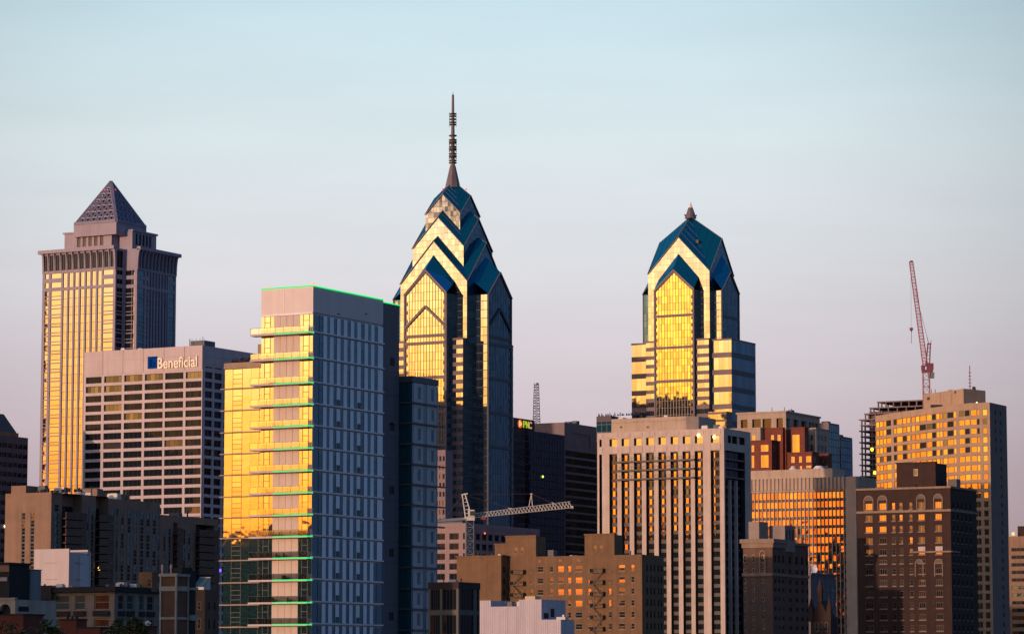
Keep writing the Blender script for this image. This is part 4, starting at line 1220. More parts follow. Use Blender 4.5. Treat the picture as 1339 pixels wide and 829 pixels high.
def banded_tower():
    b = Bld('banded_office_tower', 'dark office tower with mauve floor bands and a boxed opening under its roof', 'office building', 738, 555, 1720)
    F, Sd = b.F, b.S; H = b.H
    x0 = F.U(692, 556); y1 = Sd.U(783, 556)
    W = MB(); W.box(x0, -.4, .4, y1, 0, H)
    S2 = b.side(0)
    zr = [Sd.Z(745, v) for v in (587.0, 597.2)]; p = zr[0] - zr[1]
    top = Sd.Z(745, 585)
    rows = rows_pitch(zr[0] - p * .22, p * .74, p)
    b.grid(W, Sd, 0, y1, 0, top, [(1.0, y1 - 1.0)], rows, .4, 1, style='m6', gm=mix(g_navy, g_dark, .7), fm=dark_frame)
    b.grid(W, Sd, 0, y1, top, H, [(Sd.U(747, 575), Sd.U(771.5, 575))], [(Sd.Z(759, 584), Sd.Z(759, 567.5))], 3, 0, win=False)
    gx = MB(); gx.pbox(Sd, Sd.U(747.5, 575), Sd.U(771, 575), Sd.Z(759, 583.5), Sd.Z(759, 568), -2.95, -2.6); b.part('louvre', gx, dark_metal)
    W.face([F.pt(x0, 0), F.pt(0, 0), F.pt(0, H), F.pt(x0, H)])
    W.box(x0, -.01, .001, y1, H + .002, H + 1.2)
    b.part('wall', W, [dusk2, purple_stone])
    r = MB(); u = Sd.U(756, 555); r.box(-4, -1, u, u + 3.5, H + 1.2, H + 3.2); b.part('roof_plant', r, solid("green_plant_box", (.04, .12, .10), .6))
    r = MB(); u = Sd.U(747, 555); r.box(-4, -1, u, u + 2.5, H + 1.2, H + 2.2); b.part('roof_plant', r, slate_panel)
    b.finish()
dusk2 = solid("mauve_stone", (.19, .145, .155), .75, .1, .2, .1)
banded_tower()
def teal_block():
    b = Bld('dark_office_block', 'low dark teal glass block peeping out behind the ribbed tower', 'office building', 799, 543.5, 1650)
    F, Sd = b.F, b.S; H = b.H
    x0 = F.U(779.8, 545); y1 = 60
    W = MB(); W.box(x0, -.001, .1, y1, 0, H); b.part('wall', W, dusk_stone)
    g = MB(); curtain(g, F, [(x0, 0), (0, 0), (0, H - 3), (x0, H - 3)], 3, 3.9, gap=.4, d=.1); b.part('curtain_wall', g, [g_teal, mull_dark])
    g = MB(); curtain(g, Sd, [(0, 0), (y1, 0), (y1, H - 3), (0, H - 3)], 3, 3.9, gap=.4, d=.1); b.part('curtain_wall', g, [g_teal, mull_dark])
    fr = MB()
    for i in range(30): fr.cone(x0 + i * .8, 1 + random.random() * 2, H, H + .5 + random.random() * 1.4, .4, .2, 6)
    b.part('roof_clutter', fr, slate_panel)
    b.finish()
teal_block()

# ------------------------------------------------------------------ ribbed pale concrete tower
def ribbed_tower():
    b = Bld('ribbed_tower', 'pale concrete tower with bold vertical ribs, before the shorter gabled skyscraper', 'office building', 946.5, 559.5, 1000)
    F, Sd = b.F, b.S; H = b.H; z = 5.526
    X = lambda v, y=620: 770 + v / z
    x0 = F.U(781, 600); y1 = Sd.U(981.7, 600)
    bays = [(75, 95), (148, 205), (235, 293), (325, 382), (413, 470), (502, 558), (590, 645), (677, 735), (765, 825), (880, 945)]
    cF = [(F.U(X(a), 610), F.U(X(c), 610)) for a, c in bays]
    zt = F.Z(944, 530 + 322 / z)
    y0 = 530 + 338 / z
    p = F.Z(944, y0) - F.Z(944, y0 + 11.76)
    W = MB(); dz = 1.4
    b.grid(W, F, x0, 0, 0, zt, cF, [(4, zt - .01)], dz, 0, 1, win=False)
    top_rows = [(F.Z(944, 530 + 266 / z), F.Z(944, 530 + 212 / z))]
    b.grid(W, F, x0, 0, zt, H - .01, [(a + .1, c - .1) for a, c in cF], top_rows, 1.0, 0, 1, style='p', gm=mix(g_mid, g_mid2, .6), fm=dark_frame)
    sb = [(988, 1025), (1030, 1075), (1080, 1128)]
    cS = [(Sd.U(X(985), 620), Sd.U(X(1128), 620))]
    b.grid(W, Sd, 0, y1, 0, zt, cS, [(4, zt - .01)], dz, 0, 1, win=False)
    b.grid(W, Sd, 0, y1, zt, H - .01, [(Sd.U(X(1005), 580), Sd.U(X(1028), 580)), (Sd.U(X(1035), 580), Sd.U(X(1070), 580)), (Sd.U(X(1080), 580), Sd.U(X(1126), 580))], top_rows, 1.0, 0, 1, style='p', gm=g_low, fm=dark_frame)
    for a in (1030, 1075):
        u = Sd.U(X(a), 640); W.pbox(Sd, u, u + .7, 4, zt - 9, -dz, -.3)
    b.shell(W, x0, 0, 0, y1, 0, H - .01)
    # scalloped cornice: shallow half-round panels above each bay
    for (a, c) in cF + [(-15, -15)]:
        if a == c: continue
        W.pbox(F, a - .3, c + .3, zt + .2, top_rows[0][0] - .3, 0, .14); W.pbox(F, a - .3, c + .3, top_rows[0][1] + .4, H - .5, 0, .14)
    b.part('wall', W, [concrete, dark_metal])
    # stacked windows and spandrels in every bay: pane to the left, dark pane to the right painting the pier's shade
    zz = zt - .3; k = 0
    while zz > 6:
        for i, (a, c) in enumerate(cF):
            w = c - a
            f0, f1 = (.08, .52) if i < 9 else (.02, .3)
            if i == 0: f0, f1 = .05, .95
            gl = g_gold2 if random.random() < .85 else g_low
            b.win(F, a + w * f0, a + w * f1, zz - p * .68, zz - p * .08, dz, 'p', dark_frame, gl, thick=.12)
            if w > 2: b.win(F, a + w * (f1 + .03), c - w * .04, zz - p * .68, zz - p * .08, dz, 'p', dark_frame, g_dark, thick=.06, name='side_pane')
        u0, u1 = cS[0]
        for e in range(3): b.win(Sd, u0 + (u1 - u0) * (e + .06) / 3, u0 + (u1 - u0) * (e + .94) / 3, zz - p * .7, zz - p * .08, dz, 'p', dark_frame, g_navy, name='side_pane')
        zz -= p; k += 1
    # three service ledges across the upper bays
    for v in (396, 459, 524):
        s = MB(); q = F.Z(860, 530 + v / z); s.pbox(F, F.U(X(190), 605), F.U(X(772), 605), q - .5, q, 0.15, 1.3)
        for e in range(28):
            u = F.U(X(195), 605) + (F.U(X(768), 605) - F.U(X(195), 605)) * e / 27; s.pbox(F, u - .03, u + .03, q, q + 1.0, 1.2, 1.26)
        s.pbox(F, F.U(X(190), 605), F.U(X(772), 605), q + .95, q + 1.0, 1.2, 1.27)
        s.pbox(Sd, cS[0][0], cS[0][1], q - .5, q, -.8, .2)
        b.part('service_ledge', s, dark_metal)
    # rooftop penthouse with a canted corner
    h2 = P(850, 543.5, 1015).z; F2 = b.front(9)
    xa, xb = F2.U(799.5, 552), F2.U(897, 552); xc = b.side(xb).U(916, 552)
    m = MB(); m.prism([(xa, 9), (xb, 9), (xb + 3, 12), (xb + 3, 25), (xa, 25)], H - .5, h2); 
    m.box(xa + .5, xb - .5, 8.7, 8.99, h2 - 1.2, h2 - .9)
    for e in (1, 2): m.pbox(F2, xa + (xb - xa) * e / 3, xa + (xb - xa) * e / 3 + .15, H, h2 - .05, 0, .06)
    b.part('penthouse', m, warm_concrete)
    a = MB()
    for px in (811, 846): a.pbox(F2, F2.U(px, 558), F2.U(px, 558) + .6, F2.Z(px, 559.5), F2.Z(px, 557.5), 0, .3)
    b.part('vent', a, dark_metal)
    clutter(b, xa + 1, xb - 1, 11, 20, h2, 31, 5); clutter(b, -8, -1, 1.5, 6, H, 32, 4)
    fl = glow("sun_glint_glow", (1, .62, .2), 5)  # glowing spots imitating sun glints on the facade
    for px, py in ((914, 569.5), (934.5, 571.3)):
        u, zz_ = F.at(px, py); lamp_part(b, (u, -.3, zz_), .55, fl)
    b.finish(cap=100)
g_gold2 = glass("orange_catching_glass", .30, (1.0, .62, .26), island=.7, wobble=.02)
ribbed_tower()

# ------------------------------------------------------------------ stepped red brick block behind
def stepped_brick():
    b = Bld('stepped_brick_building', 'stepped red brick building with a cream colonnaded penthouse and tall amber windows', 'building', 1027.6, 539, 1450)
    z = 5.18; X = lambda v: 960 + v / z; Yp = lambda v: 520 + v / z
    F, Sd = b.F, b.S; H = b.H
    x0 = F.U(964, 550); y1 = Sd.U(1072, 550)
    zb = F.Z(1027, Yp(212))
    W = MB()
    cols = [(F.U(X(a), 552), F.U(X(c), 552)) for a, c in ((45, 90), (122, 180), (192, 250), (286, 330))]
    rows = [(zb + .6, F.Z(1000, Yp(143)))]
    b.grid(W, F, x0, 0, zb, H, cols, rows, 1.2, 0, style='p', gm=g_dk_open, fm=dark_frame, name='opening')
    cS = [(Sd.U(X(a), 552), Sd.U(X(c), 552)) for a, c in ((358, 378), (402, 437), (453, 490), (508, 525), (530, 545), (550, 570))]
    b.grid(W, Sd, 0, y1, zb, H, cS, rows, 1.2, 0, style='p', gm=g_low, fm=dark_frame, name='opening')
    b.shell(W, x0, 0, 0, y1, zb, H)
    W.pbox(F, x0 - .5, .5, H + .002, H + .7, -2, .5); W.pbox(Sd, .5, y1 + .5, H + .002, H + .7, -2, .5)
    b.part('penthouse', W, warm_concrete)
    c = MB(); c.box(x0 + .1, -.1, .2, y1 - .1, 0, zb - .01); b.part('body', c, red_brick)
    def vol(name, xl, yF, xcpx, rpx, ytop_px, mat, cols, rowsy, colsS=(), gS=None, refy=580, gmx=None):
        f = b.front(yF); xa, xb = f.U(xl, refy), f.U(xcpx, refy); s = b.side(xb); yr = s.U(rpx, refy)
        h = f.Z(xcpx, ytop_px); m = MB()
        b.grid(m, f, xa, xb, 0, h, [(f.U(a, refy), f.U(c, refy)) for a, c in cols], [(f.Z(xcpx, q), f.Z(xcpx, p)) for p, q in rowsy], .5, 0, style='m2', fm=white_frame, gm=gmx or g_amber)
        b.grid(m, s, yF, yr, 0, h, [(s.U(a, refy), s.U(c, refy)) for a, c in colsS], [(f.Z(xcpx, q), f.Z(xcpx, p)) for p, q in rowsy], .5, 0, style='m2', fm=white_frame, gm=g_low)
        b.shell(m, xa, xb, yF, yr, 0, h)
        m.pbox(f, xa - .2, xb + .2, h + .002, h + .5, -.6, .25); m.pbox(s, yF + .2, yr, h + .002, h + .5, -.6, .25)
        b.part(name, m, mat)
    vol('brick_wing', 985, -1.5, X(330), X(352), Yp(208), red_brick, [(X(246), X(268)), (X(290), X(314))], [(Yp(248), Yp(290))], refy=570)
    vol('brick_bay', X(385), -5.5, X(478), X(506), Yp(205), red_brick, [(X(391), X(442))], [(Yp(247), Yp(370))], [(X(484), X(496))], refy=575)
    vol('pilaster_block', X(500), 3.5, X(555), X(645), Yp(210), warm_concrete, [(X(515), X(535))], [(Yp(250), Yp(285)), (Yp(318), Yp(360))], [(X(v), X(v + 14)) for v in (568, 590, 612)], refy=580)
    vol('cream_wing', 950, -5, X(178), X(212), Yp(208), warm_concrete, [(X(115), X(142))], [(Yp(250), Yp(285))], refy=570)
    vol('brick_wing', 950, -8, X(255), X(295), Yp(292), red_brick, [(X(115), X(135)), (X(178), X(232))], [(Yp(316), Yp(362)), (Yp(386), Yp(470))], [(X(262), X(282))], refy=600)
    vol('brick_wing', X(360), -10, X(528), X(572), Yp(372), red_brick, [(X(383), X(409)), (X(436), X(458)), (X(484), X(521))], [(Yp(393), Yp(435)), (Yp(457), Yp(498))], [(X(540), X(556))], refy=600)
    vol('brick_wing', X(560), 6, X(640), X(662), Yp(385), red_brick, [(X(600), X(615))], [(Yp(410), Yp(445))], refy=600)
    a = MB()
    for px in (1006, 1027, 1040):
        u = F.U(px, 540); a.bar((u if px < 1027 else -2, 3 if px < 1028 else Sd.U(px, 540), H), (u if px < 1027 else -2, 3 if px < 1028 else Sd.U(px, 540), H + 2.6), .12)
    a.box(-3, -1, 9, 12, H, H + 1.8); b.part('roof_plant', a, slate_panel)
    b.finish()
g_dk_open = glass("shadowed_opening", .015, (1, .9, .9), dark=(.035, .018, .016))
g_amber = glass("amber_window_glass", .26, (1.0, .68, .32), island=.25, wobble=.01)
stepped_brick()
def navy_slabs():
    for (pl, pc, pr, py, Y, lab) in ((1071, 1083.6, 1097.6, 552.5, 1700, 'taller dark teal glass slab behind the stepped red brick building'), (1096, 1099, 1114.6, 570, 1760, 'shorter navy glass slab right of the taller teal one')):
        b = Bld('glass_slab', lab, 'office building', pc, py, Y)
        F, Sd = b.F, b.S; H = b.H
        x0, y1 = F.U(pl, py + 10), Sd.U(pr, py + 20)
        W = MB(); W.box(x0, 0, 0, y1, 0, H); b.part('wall', W, dusk2 if Y == 1700 else dusk_stone)
        g = MB(); curtain(g, Sd, [(.3, 0), (y1, 0), (y1, H - 1), (.3, H - 1)], 3, 3.9, gap=.35, d=.1); b.part('curtain_wall', g, [g_teal if Y == 1700 else g_navy2, mull_dark])
        if Y > 1700:
            g = MB(); curtain(g, F, [(x0, 0), (-.2, 0), (-.2, H - 1), (x0, H - 1)], 3, 3.9, gap=.35, d=.1); b.part('curtain_wall', g, [g_navy, mull_dark])
        r = MB(); r.box(x0 + 1, -1, 1, 5, H, H + .9); b.part('parapet', r, slate_panel)
        b.finish()
navy_slabs()

# ------------------------------------------------------------------ concrete fin office
def fin_office():
    b = Bld('fin_office', 'concrete office block of closely spaced vertical fins over glowing orange glass', 'office building', 1119, 622.5, 1120)
    F, Sd = b.F, b.S; H = b.H; z = 5.18
    x0 = F.U(955, 640); xp = F.U(1105.5, 640); y1 = Sd.U(1146, 640)
    zf = F.Z(1105, 636.5); zg = F.Z(1105, 640.5)
    W = MB(); W.box(x0, -.5, .5, y1, 0, H - .2); W.box(xp, 0, 0, .49, 0, H)
    W.box(x0, xp - .001, 0.05, .49, zg + .002, zf + 3.2)
    W.box(-.49, 0, .5, y1, zf, H)
    pitch = F.U(1000, 660) - F.U(995.0, 660)
    n = int((xp - x0) / pitch)
    for i in range(n):
        u = xp - pitch * (i + .5)
        W.pbox(F, u - .14, u + .14, 3, zg, -.42, .1)
    # scalloped crown
    for i in range(n):
        u = xp - pitch * (i + .5)
        W.prism([(u - pitch * .46, .1), (u - pitch * .28, -.5), (u + pitch * .28, -.5), (u + pitch * .46, .1)], zf - .6, H)
    m = int(y1 / pitch)
    for i in range(m):
        u = pitch * (i + .6); W.pbox(Sd, u - .3, u + .3, 3, zg, -.45, .12)
        W.prism([(-.1, u - pitch * .46), (.45, u - pitch * .26), (.45, u + pitch * .26), (-.1, u + pitch * .46)], zf - .6, H)
    b.part('wall', W, warm_concrete)
    zr0 = F.Z(1105, 520 + 635 / z); p = zr0 - F.Z(1105, 520 + 635 / z + 11.75)
    zz = zr0
    sp = MB()
    while zz > 5:
        for i in range(n):
            u = xp - pitch * (i + 1)
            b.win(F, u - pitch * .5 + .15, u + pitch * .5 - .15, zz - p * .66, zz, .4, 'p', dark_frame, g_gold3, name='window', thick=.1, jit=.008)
        sp.pbox(F, x0, xp - .01, zz - p + .05, zz - p * .68, -.48, -.3)
        for i in range(m):
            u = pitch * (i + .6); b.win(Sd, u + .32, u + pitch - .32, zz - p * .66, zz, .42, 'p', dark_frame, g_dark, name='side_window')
        zz -= p
    b.part('spandrel', sp, dark_metal)
    F2 = b.front(7); m = MB(); xa, xb = x0, F2.U(1088.5, 618); S2 = b.side(xb)
    m.box(xa, xb, 7, S2.U(1103.5, 618), H - .2, F2.Z(1088, 612)); b.part('penthouse', m, warm_concrete)
    v = MB(); u = F2.U(1034, 613); v.cone(u, 9, F2.Z(1088, 612), F2.Z(1088, 612) + 1.2, 1.6, .5, 10); u = F2.U(1068, 613); v.cone(u, 9, F2.Z(1088, 612), F2.Z(1088, 612) + 1.1, 2.2, 1.2, 10)
    b.part('roof_vent', v, white_metal); clutter(b, xa + 20, xb, 8, 14, F2.Z(1088, 612), 33, 5)
    b.finish()
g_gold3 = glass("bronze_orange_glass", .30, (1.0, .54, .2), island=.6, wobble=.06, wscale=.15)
fin_office()
# ------------------------------------------------------------------ unfinished concrete frame and its crane
def frame_building():
    b = Bld('unfinished_tower', 'unfinished concrete frame tower of bare slabs and columns beside the red crane', 'building under construction', 1209, 522, 1500)
    F, Sd = b.F, b.S; H = b.H; z = 4.874
    X = lambda v: 1100 + v / z
    xr = 0.0; y1 = 30
    x_in, x_out = F.U(X(222), 560), F.U(X(122), 560)
    p = F.Z(1128, 570) - F.Z(1128, 577.4)
    rc2 = solid("raw_concrete_dark", (.16, .12, .125), .9, .2, .4, .2); rc1 = solid("raw_concrete", (.20, .15, .16), .9, .2, .4, .2)
    zz = H - .1; i = 0
    while zz > 3:
        xl = [F.U(X(228), 540), F.U(X(178), 540), F.U(X(145), 540), x_out][min(i, 3)]
        S_ = MB(); S_.box(xl - (.8 if i > 2 and i % 2 else 0), xr, 0, y1, zz - .55, zz)
        b.add('floor_slab', S_, rc1, (xl, 0, zz))
        if i < 14:
            nx = [F.U(X(178), 540), F.U(X(145), 540), x_out][min(i, 2)]
            for e in range(7):
                x = max(nx, xl) + .4 + (xr - .8 - max(nx, xl)) * e / 6
                C = MB(); C.box(x - .3, x + .3, .6, 1.2, zz - p, zz - .56); b.add('column', C, rc2, (x, .6, zz - 1)); C = MB(); C.box(x - .3, x + .3, y1 - 1.2, y1 - .6, zz - p, zz - .56); b.add('column', C, rc2, (x, y1, zz - 1))
            for e in range(4):
                y = 2 + e * 8.0; C = MB(); C.box(max(nx, xl) + 1.2, max(nx, xl) + 1.8, y, y + .6, zz - p, zz - .56); b.add('column', C, rc2, (xl, y, zz - 1))
        zz -= p; i += 1
    k = MB(); k.box(x_in - 5, xr - 1, 4, 25, 0, H - 4.5); b.part('core', k, dusk_stone)
    n = MB(); u0 = F.U(X(80), 625); u1 = F.U(X(150), 625); q = F.Z(1124, 624); h_ = F.Z(1124, 624) - F.Z(1124, 632)
    for e in range(8):
        t0, t1 = e / 8, (e + 1) / 8
        f = lambda t: q - h_ * (.25 + .75 * math.sin(t * math.pi * .55)) 
        n.prism([(u0 + (u1 - u0) * t0, -2.2), (u0 + (u1 - u0) * t1, -2.2), (u0 + (u1 - u0) * t1, 1.5), (u0 + (u1 - u0) * t0, 1.5)], f((t0 + t1) / 2), q - h_ * .12 + (.9 if e == 0 else 0) * h_ * .3)
    b.part('catch_platform', n, solid("black_netting", (.02, .018, .02), .95))
    yl = glow("site_lamp", (1, .75, .05), 4)
    for px, py in ((1140.8, 587.5), (1144.3, 618)):
        u, zq = F.at(px, py); lamp_part(b, (u, -.5, zq), .75, yl)
    b.finish()
frame_building()
def luffing_crane():
    Y = 1470
    f = lambda px, py, dy=0: P(px, py, Y + dy)
    base = f(1211.5, 515); o = bpy.data.objects.new('luffing_crane', None); COL.objects.link(o); o.location = (base.x, base.y, 0)
    tag(o, 'red luffing tower crane with its jib raised nearly upright over the unfinished tower', 'crane')
    L = lambda px, py, dy=0: f(px, py, dy) - Vector((base.x, base.y, 0))
    m = MB(); top = L(1211.3, 487)
    lattice(m, (0, 0, 0), (0, 0, base.z - 26), 2.9, 2.9, 24, .16, side=4); lattice(m, (0, 0, base.z - 26), (0, 0, top.z), 2.9, 2.9, 11, .16, side=4)
    m.build('mast', solid("faded_red_steel", (.34, .17, .20), .6), o)
    c = MB(); z0 = top.z
    c.box(-2.0, 3.0, -1.4, 1.4, z0, z0 + 1.2); c.box(.3, 3.3, -1.2, 1.2, z0 + 1.2, z0 + 4.2); c.box(-2.3, -.6, -1.5, .2, z0 + 1.2, z0 + 3.2)
    c.build('slewing_deck', red_steel, o)
    k = MB(); k.box(1.0, 3.6, -1.2, 1.2, z0 - 2.6, z0 - .02); k.build('counterweight', solid("grey_green_ballast", (.16, .2, .2), .8), o)
    j = MB(); lattice(j, L(1210.2, 480), L(1191.3, 342), 2.1, 1.6, 34, .11, side=4)
    j.bar(L(1190.2, 342.2), L(1193.3, 341.8), .45)
    jo = j.build('jib', solid('faded_red_jib_steel', (.36, .10, .14), .6), o)
    a = MB(); ap = L(1214.5, 450.5)
    for dy in (-1, 1):
        a.bar(L(1210.5, 479, dy), ap + Vector((-.4, dy * .5, 0)), .24); a.bar(L(1215.5, 479, dy), ap + Vector((.7, dy * .5, 0)), .24)
        for e in range(1, 6):
            t = e / 6; a.bar(L(1210.5, 479, dy) * (1 - t) + (ap + Vector((-.4, 0, 0))) * t, L(1215.5, 479, dy) * (1 - t) + (ap + Vector((.7, 0, 0))) * t, .1)
    a.bar(ap + Vector((-.8, 0, .2)), ap + Vector((1.2, 0, .5)), .3); a.bar(ap + Vector((.9, 0, 0)), ap + Vector((1.1, 0, 2.0)), .1)
    a.build('gantry_frame', red_steel, o)
    r = MB()
    r.bar(ap, L(1212.4, 441), .12); r.bar(L(1212.4, 441), L(1199, 390), .07); r.bar(L(1199, 390), L(1197.5, 378), .07)
    r.bar(L(1191, 344), L(1191.6, 430), .045)
    r.build('cable', solid("dark_cable", (.10, .07, .08), .7), o)
    h = MB(); q = L(1191.7, 430); h.box(q.x - .75, q.x + .75, q.y - .4, q.y + .4, q.z - .6, q.z + .5); h.bar(q, L(1192.0, 449), .1); h.cone(q.x, q.y, q.z - 1.4, q.z - .6, .15, .55)
    h.build('hook_block', red_steel, o)
luffing_crane()

# ------------------------------------------------------------------ curved apartment tower (right)
bronze_fr = solid('bronze_window_frame', (.10, .06, .03), .5, .1, 1, .1)
def curved_tower():
    Y0 = 1200
    b = Bld('curved_apartment_tower', 'beige apartment tower with a sweeping curved front of ribbon windows and gold reflections', 'apartment building', 1266, 527.7, Y0, al=0)
    z = 4.874; X = lambda v: 1100 + v / z; Yp = lambda v: 500 + v / z
    H = b.H; hv = H - CAM.z
    def plan(px, py):                       # plan point from the photographed parapet height
        Yd = Y0 * (357.3 / (885 - py)) ** .42; q = P(px, py, Yd); l = b.local(q); return Vector((l.x, l.y))
    pts = [plan(*q) for q in ((1144.7, 543.8), (1168, 539.0), (1190, 535.2), (1211, 532.0), (1232, 529.6), (1250, 528.3), (1268, 527.7), (1281, 528.4), (1294, 529.2))]
    for k_, q_ in ((5, (1250, 528.3)), (6, (1268, 527.7)), (7, (1281, 528.4)), (8, (1294, 529.2))):      # the right end straightens onto the street grid
        f_ = Face(b, pts[k_ - 1], (math.cos(R(30 - k_ * .5)), -math.sin(R(30 - k_ * .5)))); u_ = f_.U(*q_); pts[k_] = pts[k_ - 1] + f_.t * u_
    pe = plan(1316.2, 535.0)
    fs = [Face(b, pts[i], pts[i + 1] - pts[i]) for i in range(len(pts) - 1)]; L = [(pts[i + 1] - pts[i]).length for i in range(len(pts) - 1)]
    p = fs[5].Z(1262, Yp(178)) - fs[5].Z(1262, Yp(236.2)); ztop = fs[5].Z(1262, Yp(176)); h = p * .66
    W = MB(); n = int((ztop - 6) / p)
    # window ranges measured along the parapet in zoom pixels, per floor pattern
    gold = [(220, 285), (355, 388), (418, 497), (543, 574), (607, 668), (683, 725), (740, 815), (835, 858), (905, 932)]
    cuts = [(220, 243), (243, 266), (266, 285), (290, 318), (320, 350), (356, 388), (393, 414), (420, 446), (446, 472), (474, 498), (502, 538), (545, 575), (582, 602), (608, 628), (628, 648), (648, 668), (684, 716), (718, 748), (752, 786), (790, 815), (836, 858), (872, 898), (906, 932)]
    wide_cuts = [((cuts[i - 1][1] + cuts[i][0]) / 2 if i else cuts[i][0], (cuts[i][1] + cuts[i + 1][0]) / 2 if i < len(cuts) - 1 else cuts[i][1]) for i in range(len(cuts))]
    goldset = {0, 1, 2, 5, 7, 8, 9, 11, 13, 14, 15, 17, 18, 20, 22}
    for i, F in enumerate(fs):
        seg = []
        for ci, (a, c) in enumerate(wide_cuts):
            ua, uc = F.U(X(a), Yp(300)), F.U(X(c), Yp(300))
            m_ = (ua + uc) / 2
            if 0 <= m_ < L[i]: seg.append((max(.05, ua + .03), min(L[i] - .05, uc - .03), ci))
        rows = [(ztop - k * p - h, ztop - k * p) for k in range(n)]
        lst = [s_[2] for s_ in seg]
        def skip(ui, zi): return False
        def reflection_pick(ui, zi):  # gold panes imitate the mirrored sunset, dark ones the shade of balconies
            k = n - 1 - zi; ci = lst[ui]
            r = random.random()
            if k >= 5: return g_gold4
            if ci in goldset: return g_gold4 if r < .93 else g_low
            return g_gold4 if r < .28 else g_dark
        b.grid(W, F, 0, L[i], 0, H, [(s_[0], s_[1]) for s_ in seg], rows, .22, 0, style='m1', fm=bronze_fr, gm=reflection_pick, jit=.006)
        # balcony bands stand proud
        for k in range(n + 1):
            zb = ztop - k * p; W.pbox(F, 0.002, L[i] - .002, zb + .12, min(H - .2, zb + p * .33), .01, .12)
    Fs = Face(b, pts[-1], pe - pts[-1]); Ls = (pe - pts[-1]).length
    cs = [(Fs.U(X(a), Yp(300)), Fs.U(X(c), Yp(300))) for a, c in ((980, 988), (1010, 1021))]
    rows = [(ztop - k * p - h * .75, ztop - k * p - h * .05) for k in range(n)]
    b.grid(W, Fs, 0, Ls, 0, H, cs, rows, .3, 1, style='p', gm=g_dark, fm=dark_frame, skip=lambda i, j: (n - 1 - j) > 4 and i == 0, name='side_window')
    bk = [pe, pe + Vector((-6, 24)), pts[0] + Vector((4, 22)), pts[0]]
    for i in range(3):
        a, c = bk[i], bk[i + 1]; W.face([(a.x, a.y, 0), (c.x, c.y, 0), (c.x, c.y, H), (a.x, a.y, H)])
    W.face([(q.x, q.y, H) for q in pts + bk[:3]])
    b.part('wall', W, [beige_tower, solid("shade_toned_side", (.17, .135, .125), .85, .1, .3, .12)])  # right side uses a darker copy of the wall, its shade painted in
    # penthouse
    f1 = lambda px, py, Yd: b.local(P(px, py, Yd))
    A, B_, C_ = f1(1207.7, 530, 1232), f1(1260.2, 525, 1207), f1(1288.8, 525, 1216)
    hp = P(1260.2, 508, 1207).z
    m = MB(); m.prism([(A.x, A.y), (B_.x, B_.y), (C_.x, C_.y), (C_.x - 4, C_.y + 14), (A.x + 6, A.y + 16)], H - .5, hp)
    pf = Face(b, (A.x, A.y), (B_.x - A.x, B_.y - A.y))
    m.pbox(pf, pf.U(X(548), 520), pf.U(X(565), 520), pf.Z(1213, Yp(113)), pf.Z(1213, Yp(95)), 0, .08, 1); m.pbox(pf, pf.U(X(722), 512), pf.U(X(732), 512), pf.Z(1248, Yp(70)), pf.Z(1248, Yp(56)), 0, .08, 1)
    for v in (630, 700): m.pbox(pf, pf.U(X(v), 520), pf.U(X(v), 520) + .12, H, hp - .2, 0, .05, 1)
    b.part('penthouse', m, [beige_tower, dark_metal])
    u = MB(); q = f1(1230, 529, 1222); u.box(q.x - 4, q.x + 4, q.y - 2, q.y - 1, H, H + 1.3); b.part('roof_plant', u, dark_metal)
    for px, Yd in ((1241, 1217), (1244, 1216)):
        q = f1(px, 512, Yd + 4); s = MB(); s.cone(q.x, q.y, hp - .2, hp + .9, .5, .35, 8); b.part('roof_vent', s, solid("roof_vent_metal", (.4, .33, .2), .4))
    s = MB(); q = f1(1273.5, 508, 1216); s.cone(q.x, q.y, hp - .2, hp + 1.5, .9, .6, 8); b.part('roof_vent', s, dark_metal)
    a = MB(); q = f1(1268.4, 508, 1214); zt = P(1268.4, 478, 1214).z
    a.bar((q.x, q.y, hp - .3), (q.x, q.y, zt), .14)
    for e in range(5): a.bar((q.x - .5, q.y, hp + 1.5 + e * 1.3), (q.x + .5, q.y, hp + 1.5 + e * 1.3), .12)
    b.part('antenna', a, solid("antenna_red", (.2, .05, .06), .6))
    rl = MB()
    for e in range(10):
        px = 1216 + e * .9
    rl.bar((f1(1218, 516, 1228).x, f1(1218, 516, 1228).y, hp - .3), (f1(1218, 516, 1228).x, f1(1218, 516, 1228).y, hp + 1.6), .1); rl.bar((f1(1223, 515, 1226).x, f1(1223, 515, 1226).y, hp - .3), (f1(1223, 515, 1226).x, f1(1223, 515, 1226).y, hp + 1.4), .1)
    b.part('railing', rl, dark_metal)
    lw = glow("white_roof_lamp", (1, .85, .55), 2.5); q = f1(1277.3, 526.5, 1202); lamp_part(b, (q.x, q.y, H + .5), .35, lw)
    b.finish()
    # the parapet and floors fall gently toward the far left end of the curve
    xl, xr = pts[0].x, pts[6].x; fall = 1 - (885 - 543.8) / 357.3 * (1200 * (357.3 / 341.2) ** .42) / 1200
    for o in b.root.children:
        if not o.name.startswith(('wall', 'window')): continue
        for v in o.data.vertices:
            t = min(1, max(0, (xr - v.co.x) / (xr - xl))); v.co.z = 15 + (v.co.z - 15) * (1 - fall * t)
        o.data.update()
beige_tower = solid("beige_tower_concrete", (.37, .26, .185), .85, .1, .25, .12)
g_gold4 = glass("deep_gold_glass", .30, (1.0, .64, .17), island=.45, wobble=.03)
curved_tower()

